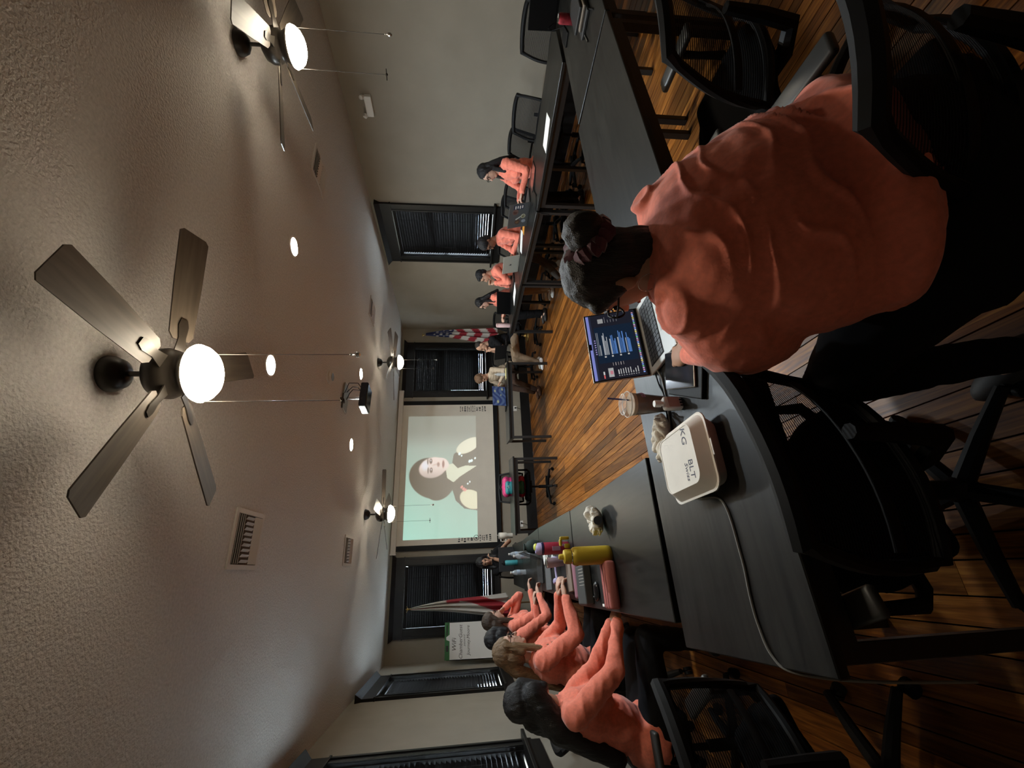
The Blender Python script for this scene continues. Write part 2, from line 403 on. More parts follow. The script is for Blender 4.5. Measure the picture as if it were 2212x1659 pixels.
    lo = bpy.data.objects.new('window_portal', ld); C.objects.link(lo)
    nrm = {'F': (0, 1, 0), 'R': (1, 0, 0), 'L': (-1, 0, 0)}[side]
    lo.location = Vector(root.location)+Vector(nrm)*0.16+Vector((0, 0, (WZ0+WZ1)/2))
    lo.rotation_euler = Vector(nrm).to_track_quat('Z', 'Y').to_euler()
for i, (s_, c_) in enumerate(WINS): window(i+1, s_, c_)

# ------------------------------------------------------------------ ceiling fans
def make_fan():
    t = thing('ceiling_fan', 'x', 'ceiling fan', (0, 0, ZC))
    obj('canopy', B().lathe([(0.02, 0), (0.078, 0), (0.076, -0.02), (0.06, -0.055), (0.03, -0.075), (0.012, -0.078)], 28), M_bronze, t, True)
    obj('downrod', B().cyl((0, 0, -0.07), (0, 0, -0.17), 0.012, None, 12), M_bronze, t, True)
    obj('motor_housing', B().lathe([(0.012, -0.150), (0.05, -0.158), (0.092, -0.180), (0.108, -0.212), (0.110, -0.245), (0.098, -0.27), (0.088, -0.285), (0.086, -0.30), (0.096, -0.318), (0.110, -0.336), (0.112, -0.350), (0.02, -0.351)], 36), M_bronze, t, True)
    bl = B(); out = [(0.150, -0.040), (0.175, -0.060), (0.42, -0.072), (0.645, -0.077), (0.66, -0.060), (0.66, 0.060), (0.645, 0.077), (0.42, 0.072), (0.175, 0.060), (0.150, 0.040)]
    bl.prism(out, -0.003, 0.003); bm_ = bl.mesh('blade', M_blade)
    ir = B(); ir.prism([(0.10, -0.03), (0.16, -0.018), (0.215, -0.026), (0.245, -0.016), (0.245, 0.016), (0.215, 0.026), (0.16, 0.018), (0.10, 0.03)], -0.009, -0.004)
    im = ir.mesh('blade_iron', M_bronze)
    for k in range(5):
        a = R(-83+72*k)
        q = Matrix.Rotation(a, 4, 'Z') @ Matrix.Rotation(R(-13), 4, 'X')
        ob = put('blade', bm_, t); ob.matrix_local = Matrix.Translation((0, 0, -0.262)) @ q
        oi_ = put('blade_iron', im, ob)
    obj('light_bowl', B().lathe([(0.113, -0.348), (0.122, -0.351), (0.127, -0.362), (0.118, -0.385), (0.098, -0.408), (0.068, -0.424), (0.034, -0.433), (0.004, -0.435)], 36), M_bowl, t, True)
    for k, (a, l) in enumerate(((20, 0.62), (160, 0.60))):
        x_, y_ = 0.122*math.cos(R(a)), 0.122*math.sin(R(a))
        ch = obj('pull_chain', B().cyl((x_, y_, -0.345), (x_, y_, -0.345-l), 0.0016, None, 6), M_bronze, t)
        if k == 0:
            obj('chain_knob', B().lathe([(0.002, 0), (0.006, -0.004), (0.004, -0.014), (0.012, -0.026), (0.014, -0.036), (0.010, -0.046), (0.002, -0.050)], 14, (x_, y_, -0.345-l)), M_glass if False else M_chrome, ch, True)
        else:
            z = -0.345-l-0.012
            obj('chain_pendant', B().cyl((x_-0.006, y_, z-0.002), (x_+0.006, y_, z+0.002), 0.009, None, 10).box(x_-0.035, x_+0.035, y_-0.003, y_+0.003, z-0.003, z+0.003).box(x_-0.003, x_+0.003, y_-0.030, y_+0.030, z-0.003, z+0.003), M_bronze, ch)
    return t
fan0 = make_fan()
FANS = [((0.85, 1.83), 0, 'large near ceiling fan with five dark blades and lit bowl above the laptop user'), ((3.34, 1.93), -2-72+21, 'ceiling fan partly cut off by the picture edge, near the emergency light'),
        ((0.88, 6.93), -2, 'small far ceiling fan in front of the projection screen casing'), ((3.44, 6.97), 22, 'small far ceiling fan beside the projector, above the person in black t-shirt')]
for i, (p, a, lab) in enumerate(FANS):
    t = fan0 if i == 0 else copy_tree(fan0)
    t.location = (p[0], p[1], ZC); t.rotation_euler = (0, 0, R(a)); t['label'] = lab; t['group'] = 'ceiling fans'

# recessed lamps
def recessed(x_, y_, lab):
    t = thing('recessed_light', lab, 'ceiling light', (x_, y_, ZC), 0, 'recessed ceiling lights')
    obj('trim_ring', B().lathe([(0.074, 0.0), (0.092, 0.0), (0.090, -0.006), (0.078, -0.008), (0.074, -0.003)], 32, cap=False), M_canrim, t, True)
    obj('lens', B().lathe([(0.001, -0.0035), (0.074, -0.0035)], 32, cap=False), M_can, t)
recessed(2.726, 3.213, 'round lit recessed light nearest the side wall window')
recessed(1.553, 3.194, 'round lit recessed light just ahead of the large near fan')
recessed(2.722, 5.896, 'round lit recessed light right above the projector')
recessed(1.629, 5.754, 'round lit recessed light between the two far fans')
t = thing('smoke_detector', 'round pale smoke detector on the ceiling near the projector', 'smoke detector', (2.07, 4.56, ZC))
obj('body', B().lathe([(0.01, 0), (0.075, 0), (0.075, -0.012), (0.062, -0.02), (0.06, -0.035), (0.05, -0.042), (0.005, -0.043)], 32), M_vent, t, True)
obj('grille', B().lathe([(0.03, -0.042), (0.045, -0.0435), (0.045, -0.046), (0.03, -0.046)], 24), M_rubber, t, True)

def vent(x_, y_, wx, wy, along_y, lab):
    t = thing('air_vent', lab, 'vent', (x_, y_, ZC), 0, 'ceiling air vents')
    W_, H_ = wx/2, wy/2
    obj('frame', B().box(-W_, W_, -H_, -H_+0.03, -0.012, 0).box(-W_, W_, H_-0.03, H_, -0.012, 0).box(-W_, -W_+0.03, -H_+0.03, H_-0.03, -0.012, 0).box(W_-0.03, W_, -H_+0.03, H_-0.03, -0.012, 0), M_vent, t)
    obj('duct', B().box(-W_+0.03, W_-0.03, -H_+0.03, H_-0.03, -0.0015, 0.0), mat('duct_dark', (0.10, 0.088, 0.075), 0.8), t)
    lv = B().box(-0.011, 0.011, -0.5, 0.5, -0.0008, 0.0008).mesh('louver', M_vent)
    # side banks of long louvers, centre bank of short cross louvers
    L_ = wx-0.07
    for k in range(4):
        for s_ in (-1, 1):
            o_ = put('louver', lv, t, (0, s_*(H_-0.042-k*0.027), -0.010), None, (1, 1, 1)); o_.rotation_euler = (0, R(0), PI/2); o_.scale = (1, L_, 1)
            o_.matrix_local = Matrix.Translation((0, s_*(H_-0.045-k*0.027), -0.010)) @ Matrix.Rotation(PI/2, 4, 'Z') @ Matrix.Rotation(R(35*s_), 4, 'Y') @ Matrix.Diagonal((1, L_, 1, 1))
    cw = max(wy-0.09-8*0.027, 0.04)
    nn = int(L_/0.034)
    for k in range(nn):
        o_ = put('louver', lv, t); o_.matrix_local = Matrix.Translation((-L_/2+(k+0.5)*L_/nn, 0, -0.010)) @ Matrix.Rotation(R(40), 4, 'Y') @ Matrix.Diagonal((1, cw, 1, 1))
vent(0.285, 3.32, 0.38, 0.42, True, 'large louvred ceiling vent nearest the big fan blades')
vent(0.34, 6.11, 0.36, 0.42, True, 'louvred ceiling vent beside the fan at the screen casing')
vent(3.92, 3.45, 0.36, 0.39, True, 'louvred ceiling vent close to the wall with the emergency light')
vent(4.00, 6.22, 0.36, 0.38, True, 'louvred ceiling vent above the row by the side window')

# emergency light on the right wall
t = thing('emergency_light', 'white twin-head emergency light box high on the bare wall', 'emergency light', (XR, 3.85, 2.70), -PI/2)
obj('housing', B().rbox((0, -0.03, 0), (0.27, 0.06, 0.09), 0.01), M_white, t)
for s_ in (-1, 1): obj('lamp_head', B().lathe([(0.03, -0.01), (0.032, 0.0), (0.024, 0.028), (0.012, 0.034)], 18), M_white, t, True, (s_*0.12, -0.05, 0.065), (R(70), 0, R(20*s_)))

# projector under the ceiling
t = thing('projector', 'black ceiling-mounted projector with hanging cables and lit lens', 'projector', (2.09, 5.25, ZC), R(8))
obj('mount_plate', B().rbox((0.0, 0, -0.008), (0.34, 0.22, 0.015), 0.004), mat('mount_grey', (0.30, 0.28, 0.24), 0.4, metal=0.6), t)
obj('mount_arm', B().cyl((0, 0, -0.015), (0, 0, -0.20), 0.016, None, 12).box(-0.10, 0.10, -0.02, 0.02, -0.205, -0.19), M_chrome, t, True)
obj('case', B().rbox((0, 0.0, -0.25), (0.33, 0.25, 0.095), 0.018, 3), M_gloss, t)
obj('front_bezel', B().rbox((-0.172, -0.01, -0.25), (0.012, 0.20, 0.075), 0.005), M_silver, t)
obj('lens', B().cyl((-0.06, 0.12, -0.245), (-0.06, 0.15, -0.245), 0.035, 0.030, 20), M_gloss, t, True)
for k, pts in enumerate(([(0.1, 0.05, -0.2), (0.16, 0.0, -0.14), (0.12, -0.08, -0.10), (0.05, -0.06, -0.03)], [(0.12, 0.0, -0.21), (0.19, -0.05, -0.15), (0.15, -0.12, -0.06), (0.02, -0.10, -0.02)], [(0.05, -0.1, -0.21), (0.03, -0.16, -0.13), (-0.03, -0.17, -0.10), (-0.09, -0.12, -0.06)])):
    ps = [Vector(p) for p in pts]; q = []
    for j in range(13):
        u = j/12*3; i = min(int(u), 2); f = u-i; f = f*f*(3-2*f); q.append(ps[i].lerp(ps[i+1], f))
    obj('cable', B().tube(q, 0.0045, 6), M_black, t, True)

# ------------------------------------------------------------------ projection screen
SX0, SX1, SZ0, SZ1 = 0.56, 3.56, 0.865, 2.885
t = thing('projection_screen', 'wide pull-down projection screen showing a portrait photo, logos along both edges', 'projection screen', (0, YF, 0))
obj('case', B().rbox(((0.41+3.89)/2, -0.055, 2.938), (3.48, 0.10, 0.105), 0.012), M_canrim, t)
for xx in (0.405, 3.895): obj('end_cap', B().rbox((xx, -0.055, 2.938), (0.02, 0.108, 0.112), 0.004), M_white, t)
SY = -0.055
obj('border', B().box(SX0-0.10, SX1+0.10, SY+0.0012, SY+0.003, SZ0-0.08, SZ1+0.01), M_black, t)
obj('weight_bar', B().cyl((SX0-0.10, SY, SZ0-0.09), (SX1+0.10, SY, SZ0-0.09), 0.014, None, 10), M_black, t, True)
obj('fabric', B().box(SX0, SX1, SY-0.001, SY+0.001, SZ0, SZ1), M_screenf, t)
def ellm(u, v, cx, cy, rx, ry, rot=0.0, soft=0.06):
    c_, s_ = math.cos(rot), math.sin(rot); du, dv = u-cx, v-cy
    a = (du*c_+dv*s_)/rx; b_ = (-du*s_+dv*c_)/ry
    return np.clip((1-np.sqrt(a*a+b_*b_))/soft, 0, 1)
def polym(u, v, pts):
    ins = np.zeros(u.shape, bool); n = len(pts)
    for i in range(n):
        x0, y0 = pts[i]; x1, y1 = pts[(i+1) % n]
        cnd = ((y0 > v) != (y1 > v))
        with np.errstate(divide='ignore', invalid='ignore'):
            xi = (x1-x0)*(v-y0)/(y1-y0+1e-12)+x0
        ins ^= cnd & (u < xi)
    return ins.astype(float)
def lay(img, m, col): return img*(1-m[:, None])+np.array(col)*m[:, None]
def portrait(u, v):
    # additive light of the projector in screen-picture space; u right, v up
    k = np.clip(u*1.25, 0, 1)[:, None]; h = np.clip((v-0.25)/0.75, 0, 1)[:, None]
    img = np.array((0.23, 0.50, 0.42))*(1-k)+np.array((0.19, 0.25, 0.23))*k
    img = img*(0.72+0.28*h)
    img = img*np.clip((1.02-u)/0.3, 0.55, 1)[:, None]
    dark = (0.0, 0.0, 0.0)
    hair = np.maximum(ellm(u, v, 0.485-0.015, 0.63, 0.170, 0.335, -0.10, 0.05), ellm(u, v, 0.42, 0.52, 0.13, 0.22, 0.2, 0.05))
    img = lay(img, hair, dark)
    img = lay(img, polym(u, v, [(0.285, 0.30), (0.40, 0.36), (0.55, 0.36), (0.66, 0.33), (0.72, 0.22), (0.78, 0.10), (0.80, -0.01), (0.20, -0.01), (0.22, 0.18)]), (0.004, 0.003, 0.002))
    neck = polym(u, v, [(0.465, 0.42), (0.57, 0.45), (0.585, 0.34), (0.545, 0.27), (0.565, 0.16), (0.56, 0.0), (0.475, 0.24), (0.43, 0.33)])
    img = lay(img, neck, (0.40, 0.43, 0.33))
    face = np.maximum(ellm(u, v, 0.555, 0.625, 0.090, 0.205, 0.08, 0.12), ellm(u, v, 0.575, 0.53, 0.065, 0.14, 0.0, 0.12))
    fc = np.array((0.52, 0.43, 0.40))*np.clip(0.55+(u-0.47)*5.0, 0.42, 1.05)[:, None]
    img = img*(1-face[:, None])+fc*face[:, None]
    img = lay(img, ellm(u, v, 0.572, 0.735, 0.05, 0.06, 0, 0.6)*0.5, (0.50, 0.62, 0.75))
    for ex, ey in ((0.533, 0.648), (0.608, 0.655)):
        img = lay(img, ellm(u, v, ex-0.002, ey+0.044, 0.034, 0.014, 0.0, 0.5)*0.9, (0.03, 0.015, 0.015))
        img = lay(img, ellm(u, v, ex, ey, 0.029, 0.027, 0, 0.45), (0.03, 0.012, 0.012))
        img = lay(img, ellm(u, v, ex+0.005, ey, 0.008, 0.010, 0, 0.4)*0.9, (0.5, 0.45, 0.5))
    img = lay(img, ellm(u, v, 0.578, 0.60, 0.010, 0.055, 0.15, 0.8)*0.5, (0.16, 0.08, 0.07))
    img = lay(img, ellm(u, v, 0.580, 0.548, 0.028, 0.028, 0, 0.6)*0.85, (0.12, 0.04, 0.03))
    img = lay(img, ellm(u, v, 0.582, 0.478, 0.042, 0.024, 0, 0.5)*0.95, (0.13, 0.035, 0.035))
    img = lay(img, ellm(u, v, 0.735, 0.115, 0.060, 0.19, 0.25, 0.1)*(v < 0.30), (0.46, 0.46, 0.36))
    img = lay(img, ellm(u, v, 0.29, 0.08, 0.078, 0.17, -0.15, 0.1), (0.44, 0.43, 0.30))
    for px, py, rr in ((0.665, 0.245, 0.014), (0.648, 0.215, 0.009), (0.60, 0.10, 0.014), (0.605, 0.07, 0.013), (0.43, 0.10, 0.008), (0.415, 0.13, 0.008), (0.625, 0.02, 0.01)):
        img = lay(img, ellm(u, v, px, py, rr, rr*1.5, 0.3, 0.3), (0.55, 0.68, 0.70))
    for px, py in ((0.375, 0.19), (0.365, 0.165), (0.39, 0.215)): img = lay(img, ellm(u, v, px, py, 0.012, 0.022, 0.4, 0.3), (0.50, 0.14, 0.13))
    return np.clip(img, 0, 1)
paint('projected_picture', 2.62, 1.50, 300, 180, portrait, paint_mat('projected_light', emit=0.85, rough=0.9, base=(0.70, 0.65, 0.56)), t, (0.67, SY-0.0022, 1.26))
mk = mat('print_black', (0.03, 0.028, 0.026), 0.8)
random.seed(3)
def logo_column(xc, z0, z1, ring):
    z = z1; b_ = B(); yy = SY-0.0018
    while z > z0:
        h = random.choice((0.022, 0.03, 0.04, 0.05)); ww = random.uniform(0.09, 0.16)
        if ring and abs(z-(z0+z1)/2) < 0.035:
            pts = [(xc+0.05*math.cos(2*PI*i/20), yy, z-0.05+0.05*math.sin(2*PI*i/20)) for i in range(20)]
            b_.tube(pts, 0.005, 4, True); b_.add([(xc-0.03, yy, z-0.07), (xc+0.03, yy, z-0.07), (xc, yy, z-0.015)], [(0, 1, 2)]); z -= 0.12; continue
        n = random.randint(3, 7)
        for k in range(n):
            a = xc-ww/2+ww*k/n; b_.box(a, a+ww/n*random.uniform(0.4, 0.85), yy, yy+0.0006, z-h*random.uniform(0.7, 1), z-h*random.uniform(0, 0.2))
        z -= h+0.018
    return b_
obj('logo_print', logo_column(3.46, 1.03, 1.62, False), mk, t); obj('logo_print', logo_column(0.66, 1.0, 1.66, True), mk, t)
obj('pull_cord', B().tube([(0.62, SY-0.004, SZ0-0.09), (0.62, SY-0.004, 0.62)], 0.003, 6), M_white, t)

# outlets under the screen
for xx, lab in ((3.47, 'white wall outlet with black plug near the brown-shod feet'), (0.90, 'white wall outlet with black plug under the table end')):
    t = thing('wall_outlet', lab, 'outlet', (xx, YF, 0.36), 0, 'wall outlets')
    obj('cover_plate', B().rbox((0, -0.004, 0), (0.12, 0.008, 0.115), 0.002), M_white, t)
    obj('plug', B().rbox((0.01, -0.022, -0.02), (0.03, 0.03, 0.03), 0.005).tube([(0.01, -0.036, -0.02), (0.0, -0.05, -0.06), (-0.03, -0.04, -0.14)], 0.004, 6), M_black, t, True)

# ------------------------------------------------------------------ tables
TZ = 0.74
def table(cx, cy, L_, W_, rz, lab, group='dark conference tables'):
    t = thing('conference_table', lab, 'table', (cx, cy, 0), rz, group)
    obj('tabletop', B().rbox((0, 0, TZ-0.014), (L_, W_, 0.028), 0.003, 1), M_table, t)
    obj('apron', B().box(-L_/2+0.03, L_/2-0.03, -W_/2+0.02, -W_/2+0.04, TZ-0.085, TZ-0.0285).box(-L_/2+0.03, L_/2-0.03, W_/2-0.04, W_/2-0.02, TZ-0.085, TZ-0.0285).box(-L_/2+0.02, -L_/2+0.04, -W_/2+0.04, W_/2-0.04, TZ-0.085, TZ-0.0285).box(L_/2-0.04, L_/2-0.02, -W_/2+0.04, W_/2-0.04, TZ-0.085, TZ-0.0285), M_leg, t)
    for sx in (-1, 1):
        for sy in (-1, 1):
            x_, y_ = sx*(L_/2-0.042), sy*(W_/2-0.042)
            obj('leg', B().rbox((x_, y_, (TZ-0.03)/2), (0.042, 0.042, TZ-0.03), 0.002, 1), M_leg, t)
    return t
def table_edge(p0, p1, depth, side, lab):
    """front edge from p0 to p1; table extends by depth to the given side (+1 = left of p0->p1)"""
    p0 = Vector(p0); p1 = Vector(p1); d = p1-p0; L_ = d.length; d.normalize(); n = Vector((-d.y, d.x))*side
    c = (p0+p1)/2+n*depth/2
    return table(c.x, c.y, L_-0.006, depth, math.atan2(d.y, d.x), lab)
table_edge((-0.243, 0.990), (1.235, 1.062), 0.70, 1, 'dark table with the takeout box and iced coffee')
table_edge((1.245, 1.145), (2.72, 1.275), 0.655, 1, 'bare dark table beside the coral-shirted laptop user')
table_edge((2.735, 1.28), (4.22, 1.37), 0.63, 1, 'dark table holding the red can and notebooks at the picture edge')
table_edge((0.415, 1.755), (0.385, 3.245), 0.62, 1, 'dark table with the yellow bottle and crumpled wrapper')
table_edge((0.388, 3.255), (0.405, 4.775), 0.60, 1, 'dark table with the red bottle and lilac headphones')
table_edge((0.405, 4.79), (0.37, 6.28), 0.62, 1, 'dark table with the open laptops and clear water bottles')
table_edge((0.372, 6.29), (0.40, 7.62), 0.60, 1, 'dark table end carrying the grey laptop lid and teal bottle')
table_edge((3.565, 2.02), (3.455, 3.42), 0.69, -1, 'dark table with loose white paper in front of the empty mesh chairs')
table_edge((3.455, 3.435), (3.60, 4.93), 0.68, -1, 'dark table with the stickered laptop and the silver laptop')
table_edge((3.615, 4.945), (3.69, 6.43), 0.66, -1, 'dark table with the black laptop and papers, near the far corner')
table_edge((0.50, 7.06), (1.71, 6.90), 0.66, 1, 'dark table in front of the pink backpack')
table_edge((2.08, 7.22), (3.50, 7.02), 0.62, 1, 'dark table with the blue painted laptop lid')

# ------------------------------------------------------------------ mesh office chairs
def make_chair():
    t = thing('office_chair', 'x', 'chair')
    # local: faces +Y, origin on floor under the column
    for k in range(5):
        a = 2*PI*k/5+0.3; ca, sa = math.cos(a), math.sin(a)
        sp = obj('base_spoke', B().tube([(0.03*ca, 0.03*sa, 0.105), (0.16*ca, 0.16*sa, 0.095), (0.30*ca, 0.30*sa, 0.075)], [0.026, 0.022, 0.016], 8), M_black, t, True)
        px, py = 0.30*ca, 0.30*sa
        wb = B()
        for s_ in (-1, 1):
            q = Vector((-sa, ca, 0))*0.012*s_
            wb.cyl((px+q.x-(-sa)*0.008, py+q.y-ca*0.008, 0.027), (px+q.x+(-sa)*0.008, py+q.y+ca*0.008, 0.027), 0.026, None, 12)
        wb.cyl((px, py, 0.03), (px, py, 0.075), 0.008, None, 8)
        obj('caster', wb, M_black, sp)
    obj('column', B().lathe([(0.035, 0.08), (0.035, 0.13), (0.027, 0.14), (0.027, 0.26), (0.016, 0.265), (0.016, 0.38), (0.05, 0.385), (0.05, 0.41)], 16), M_black, t, True)
    obj('tilt_plate', B().rbox((0, 0, 0.405), (0.20, 0.24, 0.03), 0.008), M_black, t)
    seat = [('e', (0, 0.02, 0.455), (0.25, 0.245, 0.038)), ('c', (-0.19, 0.16, 0.455), (0.19, 0.16, 0.455), 0.035, 0.035), ('c', (-0.19, -0.14, 0.455), (0.19, -0.14, 0.455), 0.035, 0.035), ('c', (-0.19, -0.14, 0.455), (-0.19, 0.16, 0.455), 0.035, 0.035), ('c', (0.19, -0.14, 0.455), (0.19, 0.16, 0.455), 0.035, 0.035), ('c', (0, 0.2, 0.45), (0, 0.2, 0.45), 0.04, 0.04)]
    blob('seat', seat, 0.012, M_fabric, t, 4)
    # backrest: curved frame, wider at the bottom, mesh panel inside
    def bp(u, v):   # u -1..1, v 0..1
        w_ = 0.235+0.02*math.sin(PI*v)-0.01*v
        x_ = u*w_; y_ = -0.245-0.10*v+0.02*math.sin(PI*v)+0.075*(abs(u)**2.2)*(1-0.25*v)
        z_ = 0.51+0.40*v-0.012*(u*u)*(v)
        return (x_, y_, z_)
    ring = []
    for i in range(13): ring.append(bp(-1+2*i/12, 1.0))
    for i in range(1, 11): ring.append(bp(1, 1-i/10))
    for i in range(1, 13): ring.append(bp(1-2*i/12, 0))
    for i in range(1, 10): ring.append(bp(-1, i/10))
    bk = obj('back_frame', B().tube(ring, [0.023]*13+[0.016]*(len(ring)-13), 8, True), M_black, t, True)
    nx, ny = 14, 10; vs = [bp(-0.97+1.94*i/nx, 0.02+0.96*j/ny) for j in range(ny+1) for i in range(nx+1)]
    fs = [(j*(nx+1)+i, j*(nx+1)+i+1, (j+1)*(nx+1)+i+1, (j+1)*(nx+1)+i) for j in range(ny) for i in range(nx)]
    me = bpy.data.meshes.new('mesh_panel'); me.from_pydata(vs, [], fs); me.polygons.foreach_set('use_smooth', [True]*len(fs)); me.materials.append(M_mesh)
    put('mesh_panel', me, bk)
    obj('lumbar_bar', B().tube([bp(-0.9+1.8*i/10, 0.30) for i in range(11)], 0.014, 6, sx=0.5), M_black, bk, True)
    obj('back_support', B().tube([(0, -0.06, 0.405), (0, -0.20, 0.40), (0, -0.285, 0.44), (0, -0.30, 0.55), (0, -0.31, 0.68)], [0.03, 0.03, 0.028, 0.024, 0.018], 8), M_black, t, True)
    for s_ in (-1, 1):
        ar = obj('armrest', B().tube([(s_*0.12, 0.0, 0.41), (s_*0.25, 0.0, 0.415), (s_*0.285, -0.01, 0.45), (s_*0.285, 0.0, 0.62)], [0.018, 0.018, 0.018, 0.016], 8), M_black, t, True)
        obj('arm_pad', B().rbox((s_*0.285, 0.02, 0.635), (0.068, 0.24, 0.026), 0.011, 3), M_pad, ar, True)
    return t
chair0 = make_chair()
chair_n = [0]
def chair(x_, y_, face, lab, group='mesh office chairs', z=0):
    """face = direction in degrees the sitter looks (0 = +X, 90 = +Y)"""
    t = chair0 if chair_n[0] == 0 else copy_tree(chair0)
    chair_n[0] += 1
    t.location = (x_, y_, z); t.rotation_euler = (0, 0, R(face-90)); t['label'] = lab; t['group'] = group
    return t
chair(0.83, 0.655, 86, 'black mesh chair under the coral-shirted laptop user, seen from behind')
chair(1.60, 1.02, 88, 'empty black chair pulled to the bare table, pad glinting at its arm')
chair(0.15, 1.12, 107, 'empty black mesh chair with curved top rail in front of the takeout box')
chair(-0.70, 1.72, 122, 'empty black chair in the dark corner by the table end with the cable')
chair(4.56, 2.47, 180, 'empty mesh chair behind the red can')
chair(4.56, 3.35, 180, 'empty mesh chair beside the upright-sitting person in coral')
chair(4.74, 3.90, 165, 'mesh chair of the upright-sitting person in coral and glasses')
chair(4.86, 5.05, 172, 'chair of the coral-shirted person bent forward')
chair(4.60, 4.58, 176, 'empty mesh chair behind the stickered laptop')
chair(4.78, 5.86, 172, 'chair of the person with clasped hands')
chair(4.77, 6.62, 172, 'chair of the person leaning behind the black laptop')
chair(4.35, 7.45, 185, 'chair of the person in black t-shirt')
chair(3.92, 8.15, 200, 'chair of the beige jacket wearer')
chair(1.30, 7.42, 90+180-8, 'black office chair holding the pink backpack under the screen')
chair(-0.88, 2.70, 5, 'chair of the person beside the pink pencil case')
chair(-0.76, 3.60, 0, 'chair of the profile-turned person in glasses')
chair(-0.70, 4.70, 20, 'chair of the person before the flip chart')
chair(-0.68, 5.50, 0, 'chair of the person covering the face with one hand')
chair(0.14, 8.18, 270, 'chair behind the grey open laptop lid')

# ------------------------------------------------------------------ people
def wrinkle(amp, seed, sc_=(7, 7, 20)):
    def f(co, no):
        a = nz(co, sc_, seed); c_ = nz(co, (sc_[2]*0.9, sc_[0], sc_[1]*1.4), seed+9.7)
        return amp*(-(np.abs(a)**0.7)*1.2+0.5*c_+0.25)
    return f
def strands(amp, seed):
    def f(co, no): return amp*(nz(co, (55, 55, 5), seed)+0.5*nz(co, (110, 110, 7), seed+3))
    return f
def ik(S, W, l1, l2, pole):
    S = Vector(S); W = Vector(W); d = W-S; L_ = d.length
    if L_ > (l1+l2)*0.995: W = S+d*((l1+l2)*0.995/L_); d = W-S; L_ = d.length
    d.normalize(); a = (l1*l1-l2*l2+L_*L_)/(2*L_); h = math.sqrt(max(l1*l1-a*a, 0))
    p = Vector(pole); p = p-d*p.dot(d); p.normalize()
    return S+d*a+p*h, W
